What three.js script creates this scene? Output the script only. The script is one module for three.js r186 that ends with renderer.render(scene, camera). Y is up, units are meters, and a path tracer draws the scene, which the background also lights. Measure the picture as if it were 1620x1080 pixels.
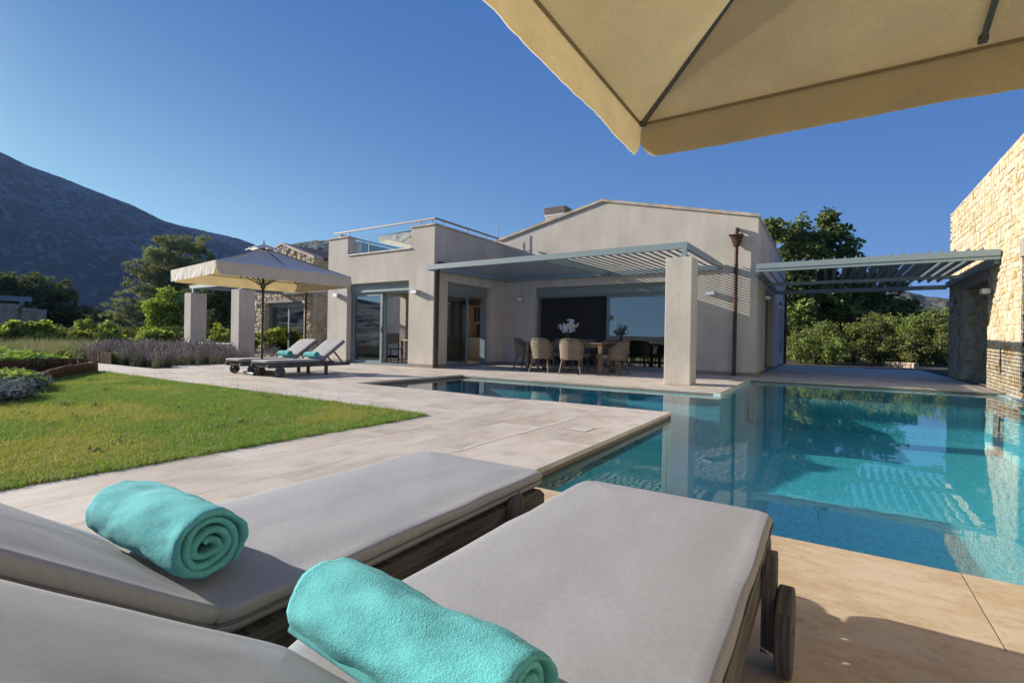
import * as THREE from 'three';
import { RoundedBoxGeometry } from 'three/addons/geometries/RoundedBoxGeometry.js';
import { mergeGeometries } from 'three/addons/utils/BufferGeometryUtils.js';

// ---------- camera, sky, sun, exposure ----------
const rad = (d) => d * Math.PI / 180;
const scene = new THREE.Scene();
const camera = new THREE.PerspectiveCamera(69.39, 1024 / 682, 0.05, 9000);
camera.position.set(0, 0.82, 0);
camera.rotation.order = 'YXZ';
camera.rotation.set(rad(-0.15), rad(32.66), rad(1.03));
const renderer = new THREE.WebGLRenderer({ antialias: true });
renderer.setSize(1024, 682);
renderer.toneMapping = THREE.LinearToneMapping;
renderer.toneMappingExposure = 2.0;
renderer.shadowMap.enabled = true;
scene.fog = new THREE.FogExp2(new THREE.Color().setRGB(0.36, 0.56, 1.0), 0.0001);

const SUN = new THREE.Vector3(-1, 0.362, 0.25).normalize();
{
  const W = 1024, H = 512, data = new Float32Array(W * H * 4);
  const hor = [0.075, 0.225, 0.59], zen = [0.036, 0.135, 0.45], glow = [1.9, 3.1, 2.6], aur = [11, 10, 8], gnd = [0.20, 0.18, 0.15];
  const EX = 2.1;
  for (let j = 0; j < H; j++) for (let i = 0; i < W; i++) {
    const el = ((j + 0.5) / H - 0.5) * Math.PI, az = ((i + 0.5) / W - 0.5) * 2 * Math.PI;
    const x = Math.cos(az) * Math.cos(el), y = Math.sin(el), z = Math.sin(az) * Math.cos(el);
    const g = Math.acos(Math.min(1, Math.max(-1, x * SUN.x + y * SUN.y + z * SUN.z))) * 180 / Math.PI, e = Math.max(0, el * 180 / Math.PI);
    const b = 1 - Math.exp(-e / 19), w = Math.exp(-e / 11), G = Math.exp(-g / 38), A = Math.exp(-((g / 10) ** 2)), k = (j * W + i) * 4;
    for (let c = 0; c < 3; c++) {
      let v = hor[c] + (zen[c] - hor[c]) * b + glow[c] * G * w + aur[c] * A;
      if (el < 0) { const t = Math.min(1, -el * 8); v = v * (1 - t) + gnd[c] * t; }
      data[k + c] = v / EX;
    }
    data[k + 3] = 1;
  }
  const t = new THREE.DataTexture(data, W, H, THREE.RGBAFormat, THREE.FloatType);
  t.mapping = THREE.EquirectangularReflectionMapping; t.magFilter = THREE.LinearFilter; t.needsUpdate = true;
  scene.background = t; scene.environment = t;
}
const sun = new THREE.DirectionalLight(new THREE.Color(1.0, 0.925, 0.815), 4.8);
sun.position.copy(SUN).multiplyScalar(60); sun.target.position.set(-4, 0, -8);
sun.position.add(sun.target.position);
sun.castShadow = true; sun.shadow.radius = 0.7; sun.shadow.mapSize.set(4096, 4096);
Object.assign(sun.shadow.camera, { left: -40, right: 40, top: 40, bottom: -40, near: 1, far: 200 });
scene.add(sun, sun.target);

// ---------- helpers ----------
function rng(seed) { let s = seed >>> 0; return () => { s = (s + 0x6d2b79f5) | 0; let t = Math.imul(s ^ (s >>> 15), 1 | s); t = (t + Math.imul(t ^ (t >>> 7), 61 | t)) ^ t; return ((t ^ (t >>> 14)) >>> 0) / 4294967296; }; }
const lerp = (a, b, t) => a + (b - a) * t, clamp = (x, a, b) => Math.min(b, Math.max(a, x)), smooth = (a, b, x) => { const t = clamp((x - a) / (b - a), 0, 1); return t * t * (3 - 2 * t); };
const V = (x, y, z) => new THREE.Vector3(x, y, z);
// value noise on a lattice that repeats every (px, py) cells
function hash2(x, y, s) { let h = Math.imul(x, 374761393) + Math.imul(y, 668265263) + Math.imul(s, 2147483647 ^ 0x5bd1e995); h = Math.imul(h ^ (h >>> 13), 1274126177); return ((h ^ (h >>> 16)) >>> 0) / 4294967296; }
function vnoise(x, y, px, py, s) {
  const ix = Math.floor(x), iy = Math.floor(y), fx = x - ix, fy = y - iy, u = fx * fx * (3 - 2 * fx), v = fy * fy * (3 - 2 * fy);
  const m = (a, p) => ((a % p) + p) % p, x0 = m(ix, px), x1 = m(ix + 1, px), y0 = m(iy, py), y1 = m(iy + 1, py);
  return lerp(lerp(hash2(x0, y0, s), hash2(x1, y0, s), u), lerp(hash2(x0, y1, s), hash2(x1, y1, s), u), v);
}
function fbm(u, v, fx, fy, oct, s) { let a = 0.5, t = 0, n = 0; for (let o = 0; o < oct; o++) { t += a * vnoise(u * fx, v * fy, fx, fy, s + o); n += a; a *= 0.5; fx *= 2; fy *= 2; } return t / n; }
const n2 = (x, y, s = 7) => vnoise(x, y, 4096, 4096, s);
const f2 = (x, y, s = 7) => (n2(x, y, s) * 4 + n2(x * 2.1, y * 2.1, s + 1) * 2 + n2(x * 4.3, y * 4.3, s + 2)) / 7;
// a texture from a function (u, v) -> grey or [r, g, b] in 0..1
function tex(size, fn, srgb, h = size) {
  const d = new Uint8Array(size * h * 4);
  for (let j = 0; j < h; j++) for (let i = 0; i < size; i++) {
    const r = fn((i + 0.5) / size, (j + 0.5) / h), k = (j * size + i) * 4;
    if (typeof r === 'number') d[k] = d[k + 1] = d[k + 2] = clamp(r, 0, 1) * 255; else for (let c = 0; c < 3; c++) d[k + c] = clamp(r[c], 0, 1) * 255;
    d[k + 3] = 255;
  }
  const t = new THREE.DataTexture(d, size, h, THREE.RGBAFormat);
  t.wrapS = t.wrapT = THREE.RepeatWrapping; t.magFilter = THREE.LinearFilter; t.minFilter = THREE.LinearMipmapLinearFilter; t.generateMipmaps = true;
  if (srgb) t.colorSpace = THREE.SRGBColorSpace;
  t.needsUpdate = true; return t;
}
const rep = (t, x, y = x) => { const c = t.clone(); c.repeat.set(x, y); c.needsUpdate = true; return c; };
const C = (r, g, b) => new THREE.Color().setRGB(r, g, b);
const std = (o) => new THREE.MeshStandardMaterial({ roughness: 0.85, ...o });
// names
const used = {};
function numbered(n) { const k = used[n] = (used[n] ?? -1) + 1; return k ? n + '_' + String(k).padStart(3, '0') : n; }
function thing(name, label, category, p = [0, 0, 0], turn = 0, group) {
  const o = new THREE.Group(); o.name = numbered(name); o.position.set(...p); o.rotation.y = turn; o.userData = { label, category };
  if (group) o.userData.group = group; scene.add(o); return o;
}
function dup(root, p, turn, label, group) {
  const r = root.clone(); r.name = numbered(root.name.replace(/_\d{3}$/, '')); r.userData = { ...root.userData, label }; if (group) r.userData.group = group;
  r.position.set(...p); r.rotation.y = turn; scene.add(r); return r;
}
function sub(name, parent, label) { const o = new THREE.Group(); o.name = name; if (label) o.userData.label = label; parent.add(o); return o; }
function P(parent, name, g, m, label) {
  const o = new THREE.Mesh(Array.isArray(g) ? merge(g) : g, m); o.name = name; o.castShadow = o.receiveShadow = true;
  if (label) o.userData.label = label; parent.add(o); return o;
}
function stuff(parent, name, g, m, label, category) { const o = P(parent, name, g, m); o.userData.kind = 'stuff'; if (parent === scene) { o.name = numbered(name); if (label) o.userData.label = label; if (category) o.userData.category = category; } return o; }
function struct(name, g, m, label) { const o = P(scene, numbered(name), g, m, label); o.userData.kind = 'structure'; return o; }
// geometry
function merge(list) {
  return mergeGeometries(list.map((g) => { const n = g.index ? g.toNonIndexed() : g.clone(); for (const k of Object.keys(n.attributes)) if (!['position', 'normal', 'uv'].includes(k)) n.deleteAttribute(k); if (!n.attributes.uv) planar(n); return n; }));
}
function planar(g, ox = 0, oy = 0, swap = false) {   // uv in metres from the side a face looks to
  if (g.index) { const n = g.toNonIndexed(); g.copy(n); }
  const p = g.attributes.position, n = g.attributes.normal, uv = new Float32Array(p.count * 2);
  for (let i = 0; i < p.count; i++) {
    const ax = Math.abs(n.getX(i)), ay = Math.abs(n.getY(i)), az = Math.abs(n.getZ(i));
    let u, v; if (ay >= ax && ay >= az) { u = p.getX(i); v = p.getZ(i); } else if (ax >= az) { u = p.getZ(i); v = p.getY(i); } else { u = p.getX(i); v = p.getY(i); }
    if (swap) [u, v] = [v, u];
    uv[i * 2] = u + ox; uv[i * 2 + 1] = v + oy;
  }
  g.setAttribute('uv', new THREE.BufferAttribute(uv, 2)); return g;
}
function box(x0, x1, y0, y1, z0, z1, ox, oy, swap) { const g = new THREE.BoxGeometry(Math.abs(x1 - x0), Math.abs(y1 - y0), Math.abs(z1 - z0)); g.translate((x0 + x1) / 2, (y0 + y1) / 2, (z0 + z1) / 2); return planar(g, ox, oy, swap); }
function rbox(x0, x1, y0, y1, z0, z1, r = 0.006, seg = 2, swap) { const g = new RoundedBoxGeometry(Math.abs(x1 - x0), Math.abs(y1 - y0), Math.abs(z1 - z0), seg, r); g.translate((x0 + x1) / 2, (y0 + y1) / 2, (z0 + z1) / 2); return planar(g, 0, 0, swap); }
const shapeOf = (pts, holes = []) => { const s = new THREE.Shape(pts.map((q) => new THREE.Vector2(...q))); for (const h of holes) s.holes.push(new THREE.Path(h.map((q) => new THREE.Vector2(...q)))); return s; };
const rect = (x0, x1, y0, y1) => [[x0, y0], [x1, y0], [x1, y1], [x0, y1]];
function wallZ(pts, holes, z0, z1) { const g = new THREE.ExtrudeGeometry(shapeOf(pts, holes), { depth: Math.abs(z1 - z0), bevelEnabled: false }); g.translate(0, 0, Math.min(z0, z1)); return planar(g); }
function wallX(pts, holes, x0, x1) { // pts are (z, y)
  const f = (q) => q.map(([z, y]) => [-z, y]), g = new THREE.ExtrudeGeometry(shapeOf(f(pts), holes.map(f)), { depth: Math.abs(x1 - x0), bevelEnabled: false });
  g.rotateY(Math.PI / 2); g.translate(Math.min(x0, x1), 0, 0); return planar(g);
}
function flat(pts, holes, y) { const g = new THREE.ShapeGeometry(shapeOf(pts.map(([x, z]) => [x, -z]), holes.map((h) => h.map(([x, z]) => [x, -z])))); g.rotateX(-Math.PI / 2); g.translate(0, y, 0); return planar(g); }
function tube(a, b, r0, r1 = r0, seg = 10) {
  const d = V().subVectors(b, a), g = new THREE.CylinderGeometry(r1, r0, d.length(), seg, 1); g.translate(0, d.length() / 2, 0);
  g.applyQuaternion(new THREE.Quaternion().setFromUnitVectors(V(0, 1, 0), d.normalize())); g.translate(a.x, a.y, a.z); return g;
}
function bar(a, b, w, h, up = V(0, 1, 0)) { // square bar from a to b
  const d = V().subVectors(b, a), L = d.length(), g = new THREE.BoxGeometry(w, h, L); planar(g); const z = d.clone().normalize(), x = V().crossVectors(up, z).normalize(), y = V().crossVectors(z, x);
  g.applyMatrix4(new THREE.Matrix4().makeBasis(x, y, z)); g.translate((a.x + b.x) / 2, (a.y + b.y) / 2, (a.z + b.z) / 2); return g;
}
function path(pts, r, seg = 40, rs = 10) { return new THREE.TubeGeometry(new THREE.CatmullRomCurve3(pts, false, 'catmullrom', 0.1), seg, r, rs); }
function soft(fn, nu, nv, closeU = false) { // smooth surface from (u, v) in 0..1 -> Vector3
  const pos = [], uv = [], idx = [];
  for (let j = 0; j <= nv; j++) for (let i = 0; i <= nu; i++) { const p = fn(i / nu, j / nv); pos.push(p.x, p.y, p.z); uv.push(p.u ?? i / nu, p.v ?? j / nv); }
  for (let j = 0; j < nv; j++) for (let i = 0; i < nu; i++) { const a = j * (nu + 1) + i, b = a + 1, c = a + nu + 1, d = c + 1; idx.push(a, b, d, a, d, c); }
  const g = new THREE.BufferGeometry(); g.setAttribute('position', new THREE.Float32BufferAttribute(pos, 3)); g.setAttribute('uv', new THREE.Float32BufferAttribute(uv, 2)); g.setIndex(idx); g.computeVertexNormals(); return g;
}
function fill(g, name, v, n) { g.setAttribute(name, new THREE.Float32BufferAttribute(v, n)); return g; }

// ---------- materials ----------
const T = {};
T.plaster = tex(512, (u, v) => 0.35 * fbm(u, v, 128, 128, 2, 3) + 0.3 * fbm(u, v, 24, 24, 3, 9) + 0.35 * fbm(u, v, 5, 5, 2, 19));
T.plasterC = tex(512, (u, v) => { const a = 0.91 + 0.10 * fbm(u, v, 4, 4, 4, 31) + 0.08 * (fbm(u, v, 14, 2, 3, 44) - 0.5) + 0.05 * (fbm(u, v, 2, 2, 3, 47) - 0.5) + 0.03 * (fbm(u, v, 90, 90, 2, 4) - 0.5); return [a, a * 0.995, a * 0.985]; }, true);
const tv = (u, v) => { const w = fbm(u, v, 3, 6, 3, 51), s = fbm(u + w * 0.06, v + w * 0.12, 9, 36, 4, 61), b = fbm(u + w * 0.1, v, 4, 7, 5, 71), f = fbm(u, v, 100, 200, 2, 81); return { s, b, f }; };
T.stain = (u, v) => smooth(0.56, 0.74, fbm(u, v, 3, 3, 4, 301)) * 0.06 + smooth(0.6, 0.72, fbm(u, v, 9, 12, 3, 307)) * 0.05;
T.travC = tex(1024, (u, v) => { const { s, b, f } = tv(u, v), k = clamp(0.26 * s + 0.60 * b + 0.14 * f, 0, 1), pit = fbm(u, v, 60, 160, 2, 91) > 0.83 ? 0.92 : 1; const t = smooth(0.28, 0.72, k), d = (1 - T.stain(u, v)) * pit; return [lerp(0.92, 1.0, t) * d, lerp(0.87, 0.98, t) * d, lerp(0.81, 0.96, t) * d]; }, true);
T.travB = tex(1024, (u, v) => { const { s, f } = tv(u, v); return 0.5 * s + 0.3 * f - (fbm(u, v, 60, 160, 2, 91) > 0.83 ? 0.15 : 0); });
T.travW = tex(1024, (u, v) => { const { s, b, f } = tv(u, v), g = fbm(u + 0.1 * b, v + 0.08 * b, 4, 5, 6, 351), h = fbm(u, v, 24, 40, 3, 357), t = smooth(0.34, 0.66, 0.45 * g + 0.25 * s + 0.2 * h + 0.1 * f), d = 1 - smooth(0.66, 0.78, fbm(u, v, 90, 150, 2, 91)) * 0.06; return [lerp(0.89, 1.0, t) * d, lerp(0.83, 0.98, t) * d, lerp(0.73, 0.95, t) * d]; }, true);
T.wood = tex(512, (u, v) => { const w = fbm(u, v, 3, 3, 3, 101), s = fbm(u * 1 + w * 0.02, v, 60, 3, 4, 111), k = 0.62 + 0.55 * (s - 0.5) + 0.35 * (fbm(u, v, 5, 2, 3, 121) - 0.5); return [k, k * 0.985, k * 0.96]; }, true);
T.woodB = tex(512, (u, v) => fbm(u + 0.02 * fbm(u, v, 3, 3, 3, 101), v, 60, 3, 4, 111));
T.weave = tex(256, (u, v) => { const nx = 12, ny = 16, i = Math.floor(u * nx), fx = u * nx - i, jj = Math.floor(v * ny), fy = v * ny - jj, o = (i + jj) & 1; const h = Math.sin(Math.PI * fx) * (o ? 1 : 0.55) * Math.pow(Math.sin(Math.PI * fy), 0.6); return h; });
T.weaveC = tex(256, (u, v) => { const nx = 12, ny = 16, i = Math.floor(u * nx), fx = u * nx - i, jj = Math.floor(v * ny), fy = v * ny - jj, o = (i + jj) & 1; const h = Math.sin(Math.PI * fx) * (o ? 1 : 0.6) * Math.pow(Math.sin(Math.PI * fy), 0.6), r = 0.75 + 0.5 * hash2(i + 40 * o, jj, 5); const k = (0.28 + 0.62 * h) * r; return [k, k * 0.95, k * 0.88]; }, true);
T.cloth = tex(512, (u, v) => 0.5 + 0.2 * (((Math.floor(u * 256) + Math.floor(v * 256)) & 1) - 0.5) + 0.6 * (fbm(u, v, 6, 6, 3, 131) - 0.5));
T.clothB = tex(512, (u, v) => 0.8 * fbm(u + 0.05 * fbm(u, v, 3, 3, 2, 133), v, 5, 7, 4, 135) + 0.06 * fbm(u, v, 128, 128, 1, 138));
T.matC = tex(512, (u, v) => { const a = 0.965 + 0.025 * (fbm(u, v, 3, 3, 3, 341) - 0.5) + 0.05 * (fbm(u, v, 200, 200, 1, 343) - 0.5); return [a, a, a]; }, true);
T.clothC = tex(512, (u, v) => { const a = 0.94 + 0.05 * (fbm(u, v, 4, 4, 4, 141) - 0.5) + 0.05 * (fbm(u, v, 120, 120, 1, 143) - 0.5); return [a, a, a]; }, true);
T.terry = tex(512, (u, v) => 0.65 * fbm(u, v, 110, 150, 2, 151) + 0.35 * fbm(u, v, 30, 40, 2, 153));
T.terryC = tex(512, (u, v) => { const k = 0.80 + 0.26 * fbm(u, v, 110, 150, 2, 151) + 0.14 * (fbm(u, v, 6, 6, 2, 157) - 0.5); return [k, k, k]; }, true);
T.water = tex(1024, (u, v) => 0.6 * fbm(u, v, 7, 9, 3, 161) + 0.4 * fbm(u + 0.03 * fbm(u, v, 5, 5, 2, 3), v, 22, 30, 2, 171));
T.stone = tex(512, (u, v) => 0.5 * fbm(u, v, 9, 9, 5, 181) + 0.5 * fbm(u, v, 60, 60, 2, 191));
T.stoneC = tex(512, (u, v) => { const a = fbm(u, v, 7, 7, 5, 201), b = fbm(u, v, 3, 3, 3, 211), k = 0.86 + 0.36 * (a - 0.5) + 0.14 * (fbm(u, v, 80, 80, 2, 5) - 0.5), r = smooth(0.55, 0.75, b) * 0.18; return [k, k * (1 - 0.35 * r), k * (1 - r)]; }, true);
T.mosaic = tex(512, (u, v) => { const n = 20, i = Math.floor(u * n), j = Math.floor(v * n), fx = u * n - i, fy = v * n - j, g = (fx < 0.07 || fy < 0.07) ? 0.86 : 1, k = (0.84 + 0.2 * hash2(i, j, 77)) * g; return [k * 0.93, k, k]; }, true);
T.pebble = tex(512, (u, v) => { let d = 9, id = 0; const n = 22, x = u * n, y = v * n, ix = Math.floor(x), iy = Math.floor(y); for (let a = -1; a <= 1; a++) for (let b = -1; b <= 1; b++) { const cx = ((ix + a) % n + n) % n, cy = ((iy + b) % n + n) % n, q = Math.hypot(ix + a + hash2(cx, cy, 1) - x, iy + b + hash2(cx, cy, 2) - y); if (q < d) { d = q; id = hash2(cx, cy, 3); } } const k = (1 - smooth(0.3, 0.62, d)) * (0.35 + 0.65 * id); return k; });
T.rust = tex(256, (u, v) => { const a = fbm(u, v, 6, 6, 4, 221), k = 0.6 + 0.6 * (a - 0.5); return [k, k * 0.95, k * 0.9]; }, true);
T.soil = tex(512, (u, v) => { const k = 0.55 + 0.7 * (fbm(u, v, 12, 12, 5, 231) - 0.5); return [k, k * 0.93, k * 0.85]; }, true);

const S = 1; // uv are metres
const Mt = {
  plaster: std({ color: C(0.535, 0.488, 0.425), map: rep(T.plasterC, 0.4), bumpMap: rep(T.plaster, 1.3), bumpScale: 0.007, roughness: 0.93 }),
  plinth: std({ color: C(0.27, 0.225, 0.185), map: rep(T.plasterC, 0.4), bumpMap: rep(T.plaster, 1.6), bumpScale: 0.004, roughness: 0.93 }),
  coping: std({ color: C(0.60, 0.53, 0.45), map: rep(T.stoneC, 0.8), roughness: 0.8 }),
  sill: std({ color: C(0.74, 0.71, 0.66), map: rep(T.stoneC, 0.8), roughness: 0.6 }),
  steel: std({ color: C(0.21, 0.265, 0.275), roughness: 0.5, metalness: 0.0 }),
  steelSlat: std({ color: C(0.12, 0.15, 0.165), roughness: 0.5 }),
  frame: std({ color: C(0.155, 0.205, 0.225), roughness: 0.45 }),
  shutter: std({ color: C(0.185, 0.225, 0.225), roughness: 0.5 }),
  inox: std({ color: C(0.25, 0.235, 0.22), roughness: 0.6, metalness: 0.3 }),
  glass: new THREE.MeshPhysicalMaterial({ color: C(0.62, 0.66, 0.66), transmission: 1, thickness: 0, roughness: 0.0, ior: 2.3 }),
  clear: new THREE.MeshPhysicalMaterial({ color: C(0.93, 0.96, 0.96), transmission: 1, thickness: 0, roughness: 0.0, ior: 1.52 }),
  screen: std({ color: C(0.06, 0.06, 0.06), roughness: 0.9, transparent: true, opacity: 0.25 }),
  rust: std({ color: C(0.20, 0.105, 0.06), map: rep(T.rust, 2), roughness: 0.62, metalness: 0.25 }),
  dark: std({ color: C(0.03, 0.03, 0.033), roughness: 0.6 }),
  white: std({ color: C(0.76, 0.76, 0.75), roughness: 0.55 }),
  lampBody: std({ color: C(0.45, 0.45, 0.48), roughness: 0.35, metalness: 0.6 }),
  lampGlass: std({ color: C(0.80, 0.80, 0.80), roughness: 0.35 }),
  oldWood: std({ color: C(0.245, 0.243, 0.245), map: rep(T.wood, 2.2), bumpMap: rep(T.woodB, 2.2), bumpScale: 0.003, roughness: 0.85 }),
  teak: std({ color: C(0.52, 0.38, 0.25), map: rep(T.wood, 2), bumpMap: rep(T.woodB, 2), bumpScale: 0.001, roughness: 0.7 }),
  greyTeak: std({ color: C(0.46, 0.37, 0.28), map: rep(T.wood, 2), roughness: 0.75 }),
  rattan: std({ color: C(0.78, 0.68, 0.56), map: rep(T.weaveC, 4.2), bumpMap: rep(T.weave, 4.2), bumpScale: 0.008, roughness: 0.8 }),
  seat: std({ color: C(0.45, 0.42, 0.37), map: rep(T.clothC, 2), roughness: 0.95 }),
  mattress: std({ color: C(0.325, 0.328, 0.345), map: rep(T.matC, 0.9), bumpMap: rep(T.clothB, 0.7), bumpScale: 0.0007, roughness: 0.9 }),
  seam: std({ color: C(0.12, 0.118, 0.125), roughness: 0.9 }),
  towel: std({ color: C(0.125, 0.50, 0.515), map: rep(T.terryC, 6), bumpMap: rep(T.terry, 6), bumpScale: 0.0011, roughness: 1 }),
  canvas: new THREE.MeshPhysicalMaterial({ color: C(0.84, 0.79, 0.69), map: rep(T.clothC, 1.3), bumpMap: rep(T.clothB, 1.2), bumpScale: 0.006, transmission: 0.42, thickness: 0, roughness: 1, side: THREE.DoubleSide }),
  lining: new THREE.MeshPhysicalMaterial({ color: C(0.80, 0.68, 0.42), map: rep(T.clothC, 1.3), bumpMap: rep(T.clothB, 1.2), bumpScale: 0.006, transmission: 0.55, thickness: 0, roughness: 1, side: THREE.DoubleSide }),
  canvasPale: new THREE.MeshPhysicalMaterial({ color: C(0.74, 0.67, 0.55), map: rep(T.clothC, 1.3), transmission: 0.36, thickness: 0, roughness: 1, side: THREE.DoubleSide }),
  rib: std({ color: C(0.10, 0.11, 0.11), roughness: 0.45, metalness: 0.3 }),
  pole: std({ color: C(0.13, 0.095, 0.075), map: rep(T.wood, 2), roughness: 0.55 }),
  travBase: std({ color: C(0.17, 0.135, 0.10), roughness: 0.95 }),
  tileFloor: std({ color: C(0.28, 0.54, 0.555), map: rep(T.mosaic, 2), roughness: 0.45 }),
  tileWall: std({ color: C(0.26, 0.50, 0.54), map: rep(T.mosaic, 2), roughness: 0.4 }),
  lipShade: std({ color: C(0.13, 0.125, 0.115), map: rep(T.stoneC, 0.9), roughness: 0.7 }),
  hemSeam: std({ color: C(0.24, 0.20, 0.12), roughness: 0.95 }),
  gutter: std({ color: C(0.66, 0.68, 0.64), map: rep(T.mosaic, 2), roughness: 0.5 }),
  water: new THREE.MeshPhysicalMaterial({ color: C(0.48, 0.87, 0.93), transmission: 1, thickness: 0, roughness: 0.0, ior: 1.333, bumpMap: rep(T.water, 0.36), bumpScale: 0.0008 }),
  mortar: std({ color: C(0.66, 0.56, 0.41), map: rep(T.stoneC, 1.2), bumpMap: rep(T.stone, 1.2), bumpScale: 0.01, roughness: 0.95 }),
  concrete: std({ color: C(0.27, 0.24, 0.22), map: rep(T.plasterC, 0.7), bumpMap: rep(T.plaster, 1.2), bumpScale: 0.004, roughness: 0.9 }),
  pebble: std({ color: C(0.33, 0.31, 0.28), map: rep(T.pebble, 1.0), bumpMap: rep(T.pebble, 1.0), bumpScale: 0.03, roughness: 0.8 }),
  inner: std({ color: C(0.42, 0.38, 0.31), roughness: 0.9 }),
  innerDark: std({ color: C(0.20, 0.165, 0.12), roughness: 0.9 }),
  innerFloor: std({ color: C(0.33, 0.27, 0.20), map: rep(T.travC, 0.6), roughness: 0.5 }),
  cream: std({ color: C(0.62, 0.53, 0.38), roughness: 0.5 }),
  roof: std({ color: C(0.36, 0.20, 0.13), map: rep(T.rust, 1), roughness: 0.85 }),
  soil: std({ color: C(0.15, 0.12, 0.08), map: rep(T.soil, 0.5), roughness: 1 }),
  log: std({ color: C(0.32, 0.17, 0.085), map: rep(T.wood, 3), roughness: 0.9 }),
  bark: std({ color: C(0.13, 0.10, 0.075), map: rep(T.wood, 1.5), roughness: 1 }),
};
// ---------- terrain, lawn bed, pool, deck ----------
const POOL = [[-7.14, -5.95], [-1.55, -5.95], [-1.55, -2.41], [2.85, -2.41], [2.85, -12.95], [-1.52, -12.95], [-1.52, -9.0], [-7.14, -9.0]];
const WATER_Y = -0.066, FLOOR_Y = -0.95;
{
  // the land: one sheet to the horizon, low rises behind the camera
  const R = 5200, hole = POOL.map(([x, z]) => [x + (x < -5 ? -0.25 : x > 2 ? 0.3 : 0), z]);
  const g = flat([[-60, 40], [60, 40], [60, -60], [-60, -60]], [hole], -0.07);
  struct('ground', g, std({ color: C(0.13, 0.115, 0.065), map: rep(T.soil, 0.13), roughness: 1 }));
  const pos = [], idx = [], NA = 96, RR = [0, 60, 90, 140, 220, 400, 700, 1200, 2200, 3600, R];
  // ring from the square of the garden outwards
  for (let i = 0; i <= NA; i++) {
    const a = i / NA * 2 * Math.PI, c = Math.cos(a), s = Math.sin(a), q = 59.5 / Math.max(Math.abs(c), Math.abs(s)), q2 = q;
    for (let j = 0; j < RR.length; j++) { const r = j === 0 ? q2 : Math.max(q2 + j, RR[j]); pos.push(c * r, j === 0 ? -0.078 : -0.078 - Math.min(18, (r - 60) * 0.012), s * r - 10 + (j === 0 ? 0 : 0)); }
  }
  for (let i = 0; i < NA; i++) for (let j = 0; j < RR.length - 1; j++) { const a = i * RR.length + j, b = a + 1, c2 = a + RR.length, d = c2 + 1; idx.push(a, b, d, a, d, c2); }
  const far = new THREE.BufferGeometry(); far.setAttribute('position', new THREE.Float32BufferAttribute(pos, 3)); far.setIndex(idx); far.computeVertexNormals(); planar(far);
  struct('terrain', far, std({ color: C(0.12, 0.115, 0.065), map: rep(T.soil, 0.02), roughness: 1, side: THREE.DoubleSide }));
}
// pool basin: floor, a bench along the far side, walls with a pale waterline band and gutter lip
{
  const basin = new THREE.Group(); basin.name = 'pool_basin'; basin.userData = { kind: 'structure', label: 'turquoise mosaic pool basin under the water' }; scene.add(basin);
  P(basin, 'pool_floor', flat(POOL.map(([x, z]) => [x, z]), [], FLOOR_Y), Mt.tileFloor);
  const walls = [], band = [], lip = [];
  for (let i = 0; i < POOL.length; i++) {
    const [x0, z0] = POOL[i], [x1, z1] = POOL[(i + 1) % POOL.length], t = 0.12;
    // outward side
    const dx = Math.sign(x1 - x0), dz = Math.sign(z1 - z0), nx = -dz, nz = dx; // outward for this winding
    const bx = (o0, o1, y0, y1) => { const xs = dx ? [Math.min(x0, x1), Math.max(x0, x1)] : [x0 + nx * o0, x0 + nx * o1], zs = dz ? [Math.min(z0, z1), Math.max(z0, z1)] : [z0 + nz * o0, z0 + nz * o1]; return box(Math.min(...xs), Math.max(...xs), y0, y1, Math.min(...zs), Math.max(...zs)); };
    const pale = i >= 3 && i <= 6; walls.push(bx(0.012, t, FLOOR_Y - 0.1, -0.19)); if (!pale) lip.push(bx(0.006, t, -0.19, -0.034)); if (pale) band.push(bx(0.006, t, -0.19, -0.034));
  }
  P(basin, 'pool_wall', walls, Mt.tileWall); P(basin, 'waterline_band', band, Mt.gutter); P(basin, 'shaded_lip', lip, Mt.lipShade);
  P(basin, 'gutter_ledge', [box(-7.1, -1.40, -0.105, -0.088, -9.012, -8.90), box(-1.53, -1.40, -0.106, -0.086, -12.93, -8.9), box(-1.40, 2.8, -0.105, -0.085, -12.96, -12.82)], Mt.gutter);
  P(basin, 'pool_bench', [box(-1.40, 2.80, FLOOR_Y + 0.004, -0.34, -12.9, -12.35), box(2.45, 2.84, FLOOR_Y + 0.004, -0.30, -12.34, -2.5)], Mt.tileWall);
  P(basin, 'inlet_fitting', (() => { const g = new THREE.TorusGeometry(0.075, 0.016, 8, 24); g.rotateY(Math.PI / 2); const h = new THREE.CylinderGeometry(0.06, 0.06, 0.02, 20); h.rotateZ(Math.PI / 2); const k = merge([g, h]); k.translate(-1.545, -0.42, -3.62); return k; })(), Mt.tileWall);
  const water = flat(POOL.map(([x, z]) => [x + (x === -1.55 || x === -1.52 ? 0 : 0), z]), [], WATER_Y);
  struct('water', water, Mt.water);
}
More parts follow.
